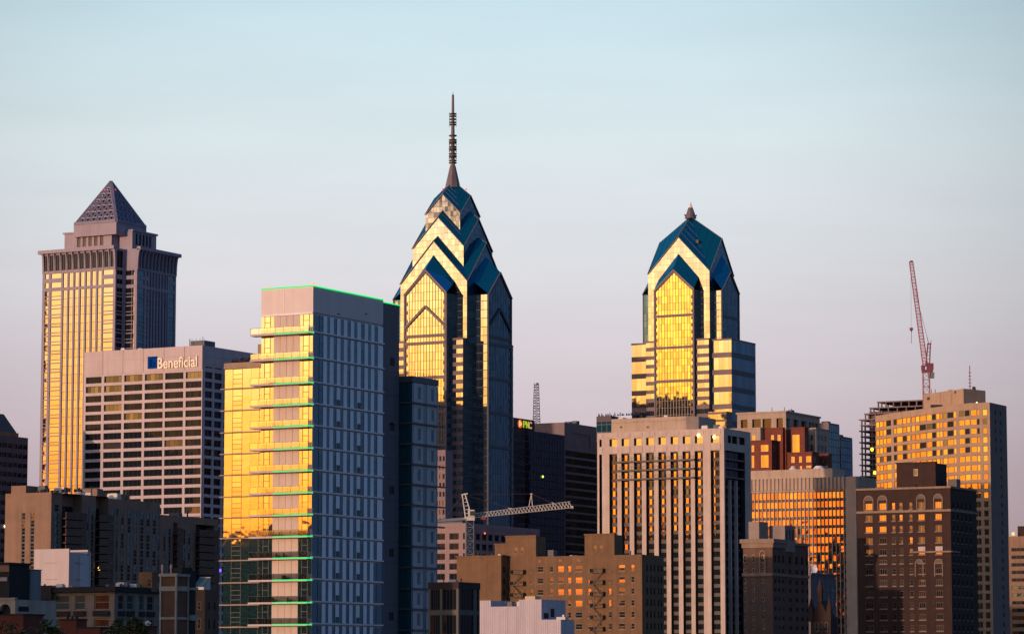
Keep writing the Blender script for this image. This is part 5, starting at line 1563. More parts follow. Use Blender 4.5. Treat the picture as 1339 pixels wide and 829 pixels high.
# ------------------------------------------------------------------ dark brown brick hotel
g_pane = glass("curtained_window_glass", .05, (1, .9, .8), dark=(.05, .04, .034), island=.9)
hotel_frame = solid('hotel_window_frame', (.13, .095, .08), .7, .1, 1, .1)
def brick_hotel():
    b = Bld('brick_hotel', 'dark brown brick block with arched top windows, before the curved tower', 'building', 1242.5, 637.8, 880)
    F, Sd = b.F, b.S; H = b.H; z = 4.632
    X = lambda v: 1100 + v / z; Yp = lambda v: 650 + v / z
    x0 = F.U(1121, 700); y1 = Sd.U(1277.5, 700)
    cols = [(147, 192), (231, 276), (309, 330), (353, 375), (414, 434), (467, 508), (570, 612)]
    cF = [(F.U(X(a), 720), F.U(X(c), 720)) for a, c in cols]
    tops = [24, 97, 166, 236, 306, 372, 426, 496, 564, 635, 704, 773]
    hts = [42, 38, 38, 38, 38, 24, 36, 36, 36, 36, 36, 36]
    rows = [(F.Z(1242, Yp(t + h_ - 1)), F.Z(1242, Yp(t - 1))) for t, h_ in zip(tops, hts)]
    q = rows[-1][1] - (rows[-2][1] - rows[-1][1])
    while q > 5: rows.append((q - 1.6, q)); q -= rows[-3][1] - rows[-2][1] if False else 3.1
    W = MB(); n = len(rows)
    def reflection_pick(i, j):  # amber panes placed by column and row to imitate sunset reflections
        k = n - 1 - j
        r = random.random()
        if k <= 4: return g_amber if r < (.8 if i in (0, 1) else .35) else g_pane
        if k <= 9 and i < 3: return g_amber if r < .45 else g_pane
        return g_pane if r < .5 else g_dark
    def style(i, j): return 'm3' if i in (0, 1, 5, 6) else 's1'
    b.grid(W, F, x0, 0, 0, H - .01, cF, rows, .35, 0, style=style, fm=hotel_frame, gm=reflection_pick, sill=1)
    sc = [(Sd.U(X(v), 720), Sd.U(X(v + 9), 720)) for v in (677, 703, 729, 755, 781)]
    b.grid(W, Sd, 0, y1, 0, H - .01, sc, rows, .35, 0, style='s1', fm=dark_frame, gm=mix(g_navy, g_dark, .6), name='side_window', sill=1)
    b.shell(W, x0, 0, 0, y1, 0, H - .01)
    clutter(b, x0 + 2, -2, 2, y1 - 2, H, 41, 4)
    W.pbox(F, x0 - .25, .25, H, H + .55, -1, .3, 1); W.pbox(Sd, .25, y1, H, H + .55, -1, .25, 1)
    zb = F.Z(1242, Yp(79)); W.pbox(F, x0 - .1, .15, zb - .25, zb + .35, .003, .25, 1); W.pbox(Sd, .15, y1, zb - .25, zb + .35, .003, .2, 1)
    zb = F.Z(1242, Yp(327)); W.pbox(F, F.U(X(417), 720), .1, zb - .25, zb + .2, .003, .35, 1); W.pbox(Sd, .1, y1 * .3, zb - .25, zb + .2, .003, .3, 1)
    b.part('wall', W, [dark_brick, limestone_dim])
    # arched stone surrounds
    def arch(a, c, zb, zt):
        m = MB(); cu = (a + c) / 2; r = (c - a) / 2
        m.pbox(F, a - .25, a, zb, zt - r, .003, .16); m.pbox(F, c, c + .25, zb, zt - r, .003, .16)
        N = 10
        for e in range(N):
            t0, t1 = math.pi * e / N, math.pi * (e + 1) / N
            o, i_ = r + .25, r
            pts = [(cu + o * math.cos(t0), zt - r + o * math.sin(t0)), (cu + o * math.cos(t1), zt - r + o * math.sin(t1)), (cu + i_ * math.cos(t1), zt - r + i_ * math.sin(t1)), (cu + i_ * math.cos(t0), zt - r + i_ * math.sin(t0))]
            f_ = [F.pt(u, z_, .16) for u, z_ in pts]; m.face(f_)
            m.face([F.pt(*pts[1], .16), F.pt(*pts[0], .16), F.pt(*pts[0], 0), F.pt(*pts[1], 0)])
        m.face([F.pt(a, zt - r, .02)] + [F.pt(cu + r * math.cos(math.pi * (1 - e / N)), zt - r + r * math.sin(math.pi * (1 - e / N)), .02) for e in range(N, -1, -1)], 1)
        b.part('window_surround', m, [limestone_dim, solid("carved_tympanum", (.13, .10, .085), .8)])
    for i in (0, 1, 5, 6):
        a, c = cF[i]; arch(a - .1, c + .1, rows[0][0], rows[0][1] + 1.9)
    for i, (va, vc) in ((5, (452, 494)), (6, (569, 611))):
        a, c = F.U(X(va), 740), F.U(X(vc), 740); arch(a, c, F.Z(1230, Yp(478)), F.Z(1230, Yp(376)))
    # white balustrade bits
    for va, vc in ((467, 510), (572, 615)):
        m = MB(); m.pbox(F, F.U(X(va), 720), F.U(X(vc), 720), F.Z(1230, Yp(322)), F.Z(1230, Yp(296)), .03, .14); b.part('balustrade', m, solid("white_balustrade", (.5, .42, .42), .7))
    # penthouse
    F2 = b.front(5); xa, xb = F2.U(1172.3, 620), F2.U(1223.3, 620); S2 = b.side(xb); m = MB()
    h2 = F2.Z(1223, 605)
    b.grid(m, F2, xa, xb, H - .5, h2, [(F2.U(1194.5, 617), F2.U(1200, 617))], [(F2.Z(1197, 622), F2.Z(1197, 613))], .3, 0, style='m2', fm=white_frame, gm=g_low)
    b.shell(m, xa, xb, 5, S2.U(1238, 620), H - .5, h2, right=True); m.pbox(F2, xa - .2, xb + .2, h2 + .002, h2 + .4, -1, .2, 0)
    b.part('penthouse', m, dark_brick)
    w = MB(); w.box(-4, -1.5, 9, 12, H, H + 3.0); b.part('water_tank', w, dark_metal)
    b.finish()
limestone_dim = solid("weathered_limestone", (.24, .17, .13), .85, .14, .5, .16)
brick_hotel()
def edge_block():
    b = Bld('ribbon_window_block', 'tan block with ribbon windows at the far right edge, below the dusk sky', 'office building', 1372, 700, 1000)
    F, Sd = b.F, b.S; H = b.H; z = 4.632
    x0 = F.U(1319, 720)
    p = F.Z(1335, 720) - F.Z(1335, 729.9); W = MB(); t = F.Z(1335, 650 + 304 / z)
    b.grid(W, F, x0, 0, 0, H, [(x0 + .8, -.8)], rows_pitch(t, p * .52, p), .4, 0, style='m8', gm=mix(g_dark, g_teal, .6), fm=dark_frame)
    b.shell(W, x0, 0, 0, 15, 0, H, right=True); b.part('wall', W, tan_brick)
    m = MB(); m.box(F.U(1326.5, 700), -2, 3, 12, H, F.Z(1335, 687)); b.part('penthouse', m, dark_brick)
    u, q = F.at(1325.3, 697.5); lamp_part(b, (u, -.3, H + .8), .5, glow("orange_roof_lamp", (1, .3, .06), 3))
    b.finish()
edge_block()

# ------------------------------------------------------------------ old brick tower with classical top, grey neighbour
def classical_tower():
    b = Bld('classical_brick_tower', 'old brown brick tower with stone cornice, beside the foot of the ribbed tower', 'building', 1010, 709.5, 850)
    F, Sd = b.F, b.S; H = b.H; z = 4.905
    X = lambda v: 960 + v / z; Yp = lambda v: 660 + v / z
    x0 = F.U(972, 750); y1 = Sd.U(1060.5, 750); ya = Sd.U(X(330), 750)
    zs = F.Z(1009, Yp(445))
    W = MB()
    cF = [(F.U(X(a), 770), F.U(X(c), 770)) for a, c in ((60, 76), (114, 131), (176, 194))]
    rt = [318, 405, 473, 528, 588, 650, 710, 770]
    rows = [(F.Z(1009, Yp(t + (50 if i == 0 else 26))), F.Z(1009, Yp(t))) for i, t in enumerate(rt)]
    while rows[-1][0] > 8: rows.append((rows[-1][0] - 2.6, rows[-1][1] - 2.6))
    b.grid(W, F, x0, 0, 0, H, cF, rows, .3, 0, style='s1', fm=white_frame, gm=lambda i, j: g_amber if len(rows) - 1 - j < 5 else g_low)  # amber upper rows imitate mirrored sunset, dull lower rows a mirrored skyline
    cS = [(Sd.U(X(v), 770), Sd.U(X(v + 14), 770)) for v in (258, 282, 308)]
    b.grid(W, Sd, 0, ya, 0, H, cS, rows, .3, 0, style='s1', fm=dark_frame, gm=mix(g_teal, g_dark, .4), name='side_window')
    b.shell(W, x0, 0, 0, ya, 0, H)
    # lower rear range
    hr = Sd.Z(1050, Yp(262)); S2 = b.side(-.8)
    cR = [(S2.U(X(v), 770), S2.U(X(v + 16), 770)) for v in (352, 395, 430, 462)]
    b.grid(W, S2, ya, y1, 0, hr, cR, rows, .4, 0, style='s1', fm=dark_frame, gm=mix(g_teal, g_dark, .4), name='side_window')
    b.shell(W, x0, -.8, ya, y1, 0, hr)
    b.part('wall', W, solid("brown_brick", (.13, .075, .055), .9, .2, .4, .16))
    C = MB(); C.pbox(F, x0 - .7, .7, H, H + 1.1, -.7, .7); C.pbox(Sd, .7, ya, H, H + 1.1, -.7, .7); C.pbox(F, x0 - .3, .35, H - 1.2, H - .003, .003, .35); C.pbox(Sd, .35, ya, H - 1.2, H - .003, .003, .35)
    C.pbox(F, x0 - .2, .25, zs - .4, zs + .4, .003, .4); C.pbox(Sd, .25, ya, zs - .4, zs + .4, .003, .35); C.pbox(S2, ya + .1, y1, hr + .002, hr + .7, -.5, .4); C.pbox(S2, ya + .4, y1, zs - .4, zs + .3, .003, .35)
    a, c = cF[2]; N = 8; r = (c - a) / 2 + .35; cu = (a + c) / 2; zt = rows[0][1] + .3
    for e in range(N):
        t0, t1 = math.pi * e / N, math.pi * (e + 1) / N
        C.bar(F.pt(cu + r * math.cos(t0), zt + r * math.sin(t0), .12), F.pt(cu + r * math.cos(t1), zt + r * math.sin(t1), .12), .16)
    for s_ in (-1, 1): C.bar(F.pt(cu + s_ * r, zs + .4, .12), F.pt(cu + s_ * r, zt, .12), .16)
    b.part('cornice', C, limestone_dim)
    m = MB(); F2 = b.front(2.5)
    xb = F2.U(X(160), 695); m.box(x0 + .5, xb, 2.5, b.side(xb).U(X(218), 695), H, F2.Z(X(160), 681.5))
    F3 = b.front(9); xa, xb = F3.U(X(225), 695), F3.U(X(325), 695); m.box(xa, xb, 9, b.side(xb).U(X(389), 695), H - 2, F3.Z(X(325), 686.5))
    S3 = b.side(xb)
    for v in (333, 352, 372): m.pbox(S3, S3.U(X(v), 697), S3.U(X(v + 8), 697), S3.Z(X(v), Yp(228)), S3.Z(X(v), Yp(160)), 0, .06, 1)
    b.part('penthouse', m, [solid("grey_render", (.27, .215, .195), .85, .14, .4, .16), dark_metal])
    b.finish()
classical_tower()
def grey_neighbour():
    b = Bld('grey_stone_building', 'dim grey stone building with a white roof dish, tucked behind the old brick tower', 'building', 1060, 751, 980)
    F, Sd = b.F, b.S; H = b.H; z = 4.905; X = lambda v: 960 + v / z; Yp = lambda v: 660 + v / z
    y1 = Sd.U(1093, 760); W = MB()
    rows = [(Sd.Z(1080, Yp(545)), Sd.Z(1080, Yp(515))), (Sd.Z(1080, Yp(690)), Sd.Z(1080, Yp(565)))]
    cs = [(Sd.U(X(a), 770), Sd.U(X(a + 16), 770)) for a in (572, 600, 628)]
    b.grid(W, Sd, 0, y1, 0, H, cs, rows, .4, 0, style='m2', fm=white_frame, gm=g_teal)
    b.shell(W, -16, 0, 0, y1, 0, H, front=True); W.pbox(Sd, 0, y1, H + .002, H + .6, -.6, .3)
    b.part('wall', W, solid("dim_grey_stone", (.12, .11, .125), .85, .15, .4, .15))
    d = MB(); u = Sd.U(1070, 748); z0 = H
    N = 14
    d.bar((-2, u, z0), (-2, u, z0 + 1.0), .2)
    ctr = Vector((-1.6, u, z0 + 1.9)); ax = Vector((.75, -.6, .25)).normalized(); e1 = ax.cross(Vector((0, 0, 1))).normalized(); e2 = ax.cross(e1)
    for e in range(N):
        a0, a1 = 2 * math.pi * e / N, 2 * math.pi * (e + 1) / N
        for (r0, d0, r1, d1) in ((0, -.45, .7, -.3), (.7, -.3, 1.35, .15)):
            q = [ctr + ax * d0 + (e1 * math.cos(a0) + e2 * math.sin(a0)) * r0, ctr + ax * d1 + (e1 * math.cos(a0) + e2 * math.sin(a0)) * r1, ctr + ax * d1 + (e1 * math.cos(a1) + e2 * math.sin(a1)) * r1, ctr + ax * d0 + (e1 * math.cos(a1) + e2 * math.sin(a1)) * r0]
            d.face(q if r0 else q[:3])
    b.part('satellite_dish', d, white_metal)
    b.finish()
    # small gabled brick church-like top with pinnacles
    c = Bld('brick_gabled_house', 'dark red brick gabled building with little pinnacles below the grey stone building', 'building', 1086, 806, 700)
    F, Sd = c.F, c.S; H = c.H; x0 = F.U(1060, 815); y1 = Sd.U(1095, 815); W = MB()
    c.grid(W, F, x0, 0, 0, H, [(x0 * .8, x0 * .62), (x0 * .55, x0 * .42), (x0 * .3, x0 * .15)], [(H - 3.2, H - 1.2), (H - 7, H - 4.6)], .25, 0, style='s1', fm=limestone_dim, gm=g_low)
    c.shell(W, x0, 0, 0, y1, 0, H, right=True)
    c.part('wall', W, dark_brick)
    r = MB(); m_ = x0 * .45
    r.face([(x0, 0, H), (x0 * .1, 0, H), (m_ - .3, 0, H + 3.6)]); r.face([(x0, 0, H), (m_ - .3, 0, H + 3.6), (m_ - .3, y1, H + 3.6), (x0, y1, H)]); r.face([(x0 * .1, 0, H), (x0 * .1, y1, H), (m_ - .3, y1, H + 3.6), (m_ - .3, 0, H + 3.6)])
    c.part('roof', r, dark_brick)
    for u in (x0 * .98, x0 * .06, m_ - .3):
        k = MB(); zb = H + (3.2 if u == m_ - .3 else -1); k.box(u - .5, u + .5, -.3, .7, zb, zb + 3); k.cone(u, .2, zb + 3.0, zb + 5.2, .65, .05, 8); c.part('pinnacle', k, dark_brick)
    c.finish()
grey_neighbour()

# ------------------------------------------------------------------ pink grid office, sliver tower, grey crane
def grid_office():
    b = Bld('grid_office', 'pinkish office block with square windows under the long grey crane', 'office building', 610, 683.5, 1090)
    F, Sd = b.F, b.S; H = b.H; z = 3.621; X = lambda v: 560 + v / z; Yp = lambda v: 600 + v / z
    x0 = F.U(560, 700); y1 = Sd.U(705.5, 700)
    W = MB(); t = F.Z(600, Yp(350)); p = (F.Z(600, Yp(350)) - F.Z(600, Yp(445))) / 2
    rows = rows_pitch(t, p * .64, p)
    w = F.U(X(144), 700) - F.U(X(100), 700); pt = F.U(X(100), 700) - F.U(X(35.5), 700)
    u = F.U(X(100), 700); cF = [(u + pt * i, u + pt * i + w) for i in (-2, -1, 0, 1)]
    cF = [(a, min(c, -.6)) for a, c in cF if a < -1]
    b.grid(W, F, x0, 0, 0, H, cF, rows, .5, 0, style='m2', fm=dark_frame, gm=g_dark)
    cS = [(Sd.U(X(225 + 30 * i), 700), Sd.U(X(246 + 30 * i), 700)) for i in range(10)]
    b.grid(W, Sd, 0, y1, 0, H, cS, rows, .5, 0, style='m2', fm=dark_frame, gm=mix(g_navy, g_low, .7))
    b.shell(W, x0, 0, 0, y1, 0, H)
    for e in range(1, 3):
        W.pbox(F, x0, .12, H - e * 1.6, H - e * 1.6 + .15, 0, .12); W.pbox(Sd, .0, y1, H - e * 1.6, H - e * 1.6 + .15, .001, .12)
    b.part('wall', W, solid("pinkish_precast", (.27, .19, .20), .8, .1, .3, .1))
    r = MB(); r.box(x0, -5, 6, 14, H, H + .9); b.part('roof_plant', r, slate_panel)
    q = Sd.at(633, 697); lamp_part(b, (.3, q[0], q[1]), .3, glow("red_window_lamp", (1, .15, .08), 2))
    b.finish()
    s = Bld('narrow_tower', 'sliver of a purplish gridded tower between the white panel tower and the spired skyscraper', 'office building', 582.5, 588, 1300)
    F, Sd = s.F, s.S; H = s.H; x0 = F.U(556, 600); W = MB()
    n = 6; cs = [(x0 * (1 - (i + .2) / n), x0 * (1 - (i + .8) / n)) for i in range(n)]
    s.grid(W, F, x0, 0, 0, H, cs, rows_pitch(H - 2.5, 2.0, 3.6), .4, 0, style='p', gm=mix(g_dark, g_low, .7))
    s.shell(W, x0, 0, 0, 6, 0, H, right=True); s.part('wall', W, purple_stone); s.finish()
grid_office()
def grey_crane():
    Y = 1045
    f = lambda px, py, dy=0: P(px, py, Y + dy)
    base = f(614.3, 678); o = bpy.data.objects.new('tower_crane', None); COL.objects.link(o); o.location = (base.x, base.y, 0)
    tag(o, 'grey tower crane with a long level lattice jib above the pinkish grid office', 'crane')
    L = lambda px, py, dy=0: f(px, py, dy) - Vector((base.x, base.y, 0))
    m = MB(); lattice(m, (0, 0, 0), (0, 0, base.z - 16), 2.5, 2.5, 12, .12, side=4); lattice(m, (0, 0, base.z - 16), (0, 0, base.z - .6), 2.5, 2.5, 7, .12, side=4)
    m.build('mast', solid("blue_grey_mast_steel", (.10, .15, .19), .6), o)
    d = MB(); d.box(-1.7, 1.6, -1.5, 1.5, base.z - .6, base.z + .6); d.box(-.6, 1.5, -2.2, -.6, base.z + .6, base.z + 2.8); d.build('slewing_deck', steel, o)
    k = MB(); k.box(.1, 1.9, -2.3, -1.0, base.z + .9, base.z + 2.4); k.build('cab', solid("green_cab_glass", (.03, .05, .045), .3), o)
    a = MB(); ap = L(606.3, 646.5)
    for dy in (-1, 1):
        a.bar(L(608.5, 676, dy), ap + Vector((-.5, dy * .4, 0)), .18); a.bar(L(616.5, 675, dy), ap + Vector((.5, dy * .4, 0)), .18)
        for e in range(1, 6):
            t = e / 6; a.bar(L(608.5, 676, dy) * (1 - t) + ap * t, L(616.5, 675, dy) * (1 - t) + (ap + Vector((.3, 0, 0))) * t, .09)
    a.bar(ap + Vector((-.8, 0, -.1)), ap + Vector((1.3, 0, .35)), .22); a.build('a_frame', steel, o)
    j = MB()
    N = 30
    def ch(t, top):                      # jib chords swing slightly away from the camera toward the tip
        c0, c1 = (L(618, 671.5), L(745.5, 655.5, 18)) if top else (L(618, 676.8), L(748, 663.5, 18))
        return c0 + (c1 - c0) * t
    for e in range(N):
        t0, t1 = e / N, (e + 1) / N
        dy = Vector((0, .75, 0))
        A0, A1 = ch(t0, 1), ch(t1, 1)
        for sg in (-1, 1):
            B0, B1 = ch(t0, 0) + dy * sg, ch(t1, 0) + dy * sg
            j.bar(B0, B1, .13); j.bar(B0, (A0 + A1) / 2, .075); j.bar((A0 + A1) / 2, B1, .075)
        j.bar(A0, A1, .13); j.bar(ch(t0, 0) - dy, ch(t0, 0) + dy, .07)
    j.box(ch(1, 0).x - .5, ch(1, 0).x + .4, ch(1, 0).y - .8, ch(1, 0).y + .8, ch(1, 0).z - .3, ch(1, 0).z + .5)
    jo = j.build('jib', steel, o)
    p = MB(); pt = L(694.8, 645.5, 11); 
    for q in ((691.5, 662), (696.2, 661.5)): p.bar(L(q[0], q[1], 11), pt, .11)
    p.bar(pt - Vector((.5, 0, 0)), pt + Vector((.4, 0, 0)), .15)
    p.bar(L(721, 656.3, 14), L(727, 660, 14), .14); p.bar(L(664, 663.5, 7), L(671, 665.5, 7), .14)
    p.build('jib_post', steel, jo)
    c = MB(); c.bar(ap, L(668, 664.5, 7), .05); c.bar(pt, L(724, 658, 14), .05); c.bar(ap, L(579, 681, -6), .05); c.bar(ap, pt, .04); c.build('stay_cable', solid("dark_cable", (.10, .07, .08), .7), o)
    cj = MB(); c0, c1 = L(611, 678.5), L(572, 681.5, -8)
    for sg in (-1, 1): cj.bar(c0 + Vector((0, sg, 0)), c1 + Vector((0, sg, 0)), .26)
    cj.bar(c0 + Vector((0, 0, .1)), c1 + Vector((0, 0, .1)), .5, 0, 4); cj.box(c1.x - 3.5, c1.x, c1.y - 1.3, c1.y + 1.3, c1.z - 2.2, c1.z + .6)
    cj.build('counter_jib', steel, o)
    t = MB(); q = ch(.1, 0); t.box(q.x - .9, q.x + .9, q.y - .8, q.y + .8, q.z - .9, q.z - .2); t.build('trolley', solid("red_trolley", (.35, .03, .03), .5), o)
grey_crane()

# ------------------------------------------------------------------ beige old apartment house with fire escapes
def beige_apartments():
    b = Bld('beige_apartment_house', 'old beige brick apartment house with fire escapes and some sunset-gold windows', 'apartment building', 839.4, 724.6, 790)
    F, Sd = b.F, b.S; H = b.H
    z = 3.621; X = lambda v: 560 + v / z; Yp = lambda v: 600 + v / z
    z2 = 4.904; X2 = lambda v: 770 + v / z2
    x0 = F.U(655, 740); y1 = Sd.U(868, 745)
    W = MB()
    pxs = [(X(350), X(356)), (X(362), X(368)), (X(482), X(497)), (X(515), X(547)), (X(575), X(592)), (X(612), X(643)), (X(660), X(677)), (X(695), X(730)), (X(755), X(772)), (X(853), X(868)), (X2(126), X2(149)), (X2(190), X2(233)), (X2(270), X2(293))]
    cF = [(F.U(a, 760), F.U(c, 760)) for a, c in pxs]
    zt = F.Z(839, 660 + 380 / z2); p = F.Z(839, 660 + 380 / z2) - F.Z(839, 660 + 455 / z2)
    rows = rows_pitch(zt, p * .53, p)
    n = len(rows)
    def reflection_pick(i, j):  # amber panes set high and right, painting where the sunset is mirrored
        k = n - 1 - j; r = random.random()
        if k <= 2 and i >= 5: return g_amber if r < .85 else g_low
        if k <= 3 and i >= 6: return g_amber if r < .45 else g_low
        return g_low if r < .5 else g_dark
    esc = [(F.U(X(397), 760), F.U(X(460), 760)), (F.U(X(775), 760), F.U(X(836), 760))]
    doors = []
    for a, c in esc: doors += [(a + (c - a) * .2, a + (c - a) * .38), (a + (c - a) * .6, a + (c - a) * .78)]
    allc = sorted(cF + doors); isd = [c in doors for c in allc]
    b.grid(W, F, x0, 0, 0, H, allc, rows, .3, 0, style=lambda i, j: ('m2' if (allc[i][1] - allc[i][0]) > 3.2 else 's1'), fm=lime2, gm=lambda i, j: g_low if isd[i] else reflection_pick(i - sum(isd[:i]), j), sill=2)
    cS = [(Sd.U(X2(v), 770), Sd.U(X2(v + 11), 770)) for v in (368, 393, 415, 441, 460)]
    b.grid(W, Sd, 0, y1, 0, H, cS, [(a, a + (c - a) * 1.1) for a, c in rows], .3, 0, style='s1', fm=dark_frame, gm=mix(g_dark, g_navy, .6), name='side_window')
    b.shell(W, x0, 0, 0, y1, 0, H)
    # small square attic windows
    for v in (527, 625, 711): 
        a = F.U(X(v - 7), 732); c = F.U(X(v + 7), 732); W.pbox(F, a, c, F.Z(760, Yp(485)), F.Z(760, Yp(472)), .003, .05, 1)
    b.part('wall', W, [beige_brick, solid("attic_ember_window", (.20, .05, .02), .3), solid('tan_sill', (.20, .14, .09), .85)])
    def tower(vl, vc, vr, ytop, yoff, wins, refy=712, conv=X):
        f = b.front(yoff); xa, xb = f.U(vl, refy), f.U(vc, refy); s = b.side(xb); yr = s.U(vr, refy); h = f.Z(vc, ytop); m = MB()
        b.grid(m, f, xa, xb, H - 6, h, [(f.U(a, refy), f.U(c, refy)) for a, c in wins], [(f.Z(vc, ytop + 22), f.Z(vc, ytop + 13.5))] if wins else [], .25, 0, style='s1', gm=g_low, fm=lime2)
        b.shell(m, xa, xb, yoff, yr, H - 6, h, right=True); m.pbox(f, xa - .15, xb + .15, h + .002, h + .35, -1, .15); 
        b.part('stair_tower', m, beige_brick)
    tower(X(366), X(510), X(557), 701.2, .01, [(X(407), X(422)), (X(436), X(451))])
    tower(764.5, 803.3, 814, 698.8, .012, [(776, 780), (783.8, 788)])
    tower(647, 663, 668, 712, 2.0, [])
    # fire escapes
    for a, c in esc:
        m = MB(); zz = rows[0][0] - .35
        for k in range(8):
            q = rows[k][0] - .3
            m.pbox(F, a, c, q - .12, q, .02, 1.3); m.pbox(F, a, c, q + .9, q + .98, 1.24, 1.3); m.pbox(F, a, a + .06, q, q + .98, .03, 1.29); m.pbox(F, c - .06, c, q, q + .98, .03, 1.29)
            for e in range(9): u = a + .1 + (c - a - .2) * e / 8; m.pbox(F, u, u + .05, q, q + .9, 1.25, 1.29)
            s0, s1 = (a + .5, c - .5) if k % 2 else (c - .5, a + .5)
            m.bar(F.pt(s0, q, .9), F.pt(s1, q - p, .9), .05); m.bar(F.pt(s0, q, .45), F.pt(s1, q - p, .45), .05)
        b.part('fire_escape', m, dark_metal)
    # projecting left wing
    f = b.front(-3.6); xa, xb = f.U(597.3, 740), f.U(655.4, 740); h = f.Z(655, 727.3); m = MB(); s = b.side(xb)
    b.grid(m, f, xa, xb, 0, h, [], [], .3, 0); b.grid(m, s, -3.6, 0, 0, h, [(-2.6, -1.6)], rows, .25, 0, style='s1', fm=dark_frame, gm=g_dark); b.shell(m, xa, xb, -3.6, 14, 0, h)
    m.pbox(f, xa - .35, xb + .1, h - 1.2, h + .3, -.4, .25) if False else m.box(xa - .3, xb + .15, -3.75, 14, h + .002, h + .35)
    b.part('wing', m, beige_brick)
    clutter(b, x0 + 3, -3, 3, 12, H, 51, 7); clutter(b, xa + 1, xb - 1, 0, 10, h, 52, 3)
    r = MB(); q = F.U(X(557), 720); r.box(q, q + 1.6, 1, 3, H, H + 1.6); b.part('roof_vent', r, slate_panel)
    b.finish(cap=100)
lime2 = solid("old_window_frame", (.22, .17, .13), .7, .1, 1, .1)
beige_apartments()

# ------------------------------------------------------------------ lilac corrugated shed and dark framed loft building
def corrugated():
    b = Bld('corrugated_building', 'windowless pale lilac corrugated building with a stepped roofline, at the bottom centre', 'building', 708, 783.8, 560)
    F, Sd = b.F, b.S; z = 3.621; X = lambda v: 560 + v / z; Yp = lambda v: 600 + v / z
    prof = [(245, 668), (297, 698), (430, 665), (536, 757), (625, 760)]
    W = MB(); x0 = F.U(627.6, 800)
    ed = [627.6, X(297), X(430), X(537), X(629)]; hs = [784.8, 792.8, 783.6, 809.8]
    for i in range(4):
        a, c = F.U(ed[i], 800), F.U(ed[i + 1], 800); h = F.Z(ed[i], hs[i])
        W.box(a + (.002 if i else 0), c, 0.05 + .001 * i, 9 if i < 3 else 5, 0, h)
        n = max(2, int((c - a) / .42)); w = (c - a) / n
        for e in range(n):
            u = a + w * e; W.face([F.pt(u, 0, .03), F.pt(u + w * .3, 0, .1), F.pt(u + w * .3, h, .1), F.pt(u, h, .03)]); W.face([F.pt(u + w * .3, 0, .1), F.pt(u + w * .7, 0, .1), F.pt(u + w * .7, h, .1), F.pt(u + w * .3, h, .1)]); W.face([F.pt(u + w * .7, 0, .1), F.pt(u + w, 0, .03), F.pt(u + w, h, .03), F.pt(u + w * .7, h, .1)])
    b.part('wall', W, lilac_metal)
    r = MB(); u = F.U(X(445), 785); r.box(u, u + 2.0, 1, 3, F.Z(690, 784), F.Z(690, 779.0)); b.part('roof_unit', r, solid("gilt_vent_hood", (.45, .36, .2), .4))
    r = MB(); S2 = b.side(F.U(X(537), 800)); r.pbox(S2, .8, 2.4, S2.Z(712, 808), S2.Z(712, 801), 0, .1); r.pbox(S2, 3.4, 4.6, S2.Z(712, 806), S2.Z(712, 795), 0, .1); b.part('window', r, g_dark)
    r = MB(); u = F.U(X(640), 812); r.box(u - 2, u - .3, 1.2, 2.6, F.Z(735, 809.8), F.Z(735, 806)); r.bar((u - 1, 2, F.Z(735, 806)), (u - 1, 2, F.Z(735, 803)), .2); b.part('roof_plant', r, steel)
    b.finish()
    clutter(b, F.U(X(300), 800), F.U(X(420), 800), 2, 6, F.Z(650, 792.8), 61, 4, .8)
    c = Bld('loft_building', 'dark brick loft building with cream frame, beside the lilac corrugated building', 'building', 599.5, 760.5, 600)
    F, Sd = c.F, c.S; H = c.H; x0 = F.U(560, 790); y1 = Sd.U(627.2, 790); W = MB(); zc = F.Z(599, 769)
    cs = [(F.U(X(a), 800), F.U(X(c_), 800)) for a, c_ in ((10, 56), (66, 134))]
    rows = [(F.Z(599, Yp(715)), F.Z(599, Yp(610))), (F.Z(599, Yp(830)), F.Z(599, Yp(735)))]
    c.grid(W, Sd, 0, y1, 0, zc, [(Sd.U(X(152), 800), Sd.U(X(214), 800)), (Sd.U(X(230), 800), Sd.U(X(238), 800))], rows, .3, 1, 0, style='m4', fm=dark_frame, gm=g_dark)
    c.grid(W, F, x0, 0, 0, zc, cs, rows, .3, 1, 0, style='m4', fm=dark_frame, gm=g_dark); c.shell(W, x0, 0, 0, y1, 0, zc, 1)
    W.box(x0, .15, -.15, y1, zc + .002, H, 0)
    clutter(c, x0 + 1, -1, 1, y1 - 1, H, 62, 3, .7)
    c.part('wall', W, [solid("dull_brown_brick", (.035, .022, .02), .9), solid("dull_cream_frame", (.12, .11, .09), .85)])
    c.finish()
corrugated()
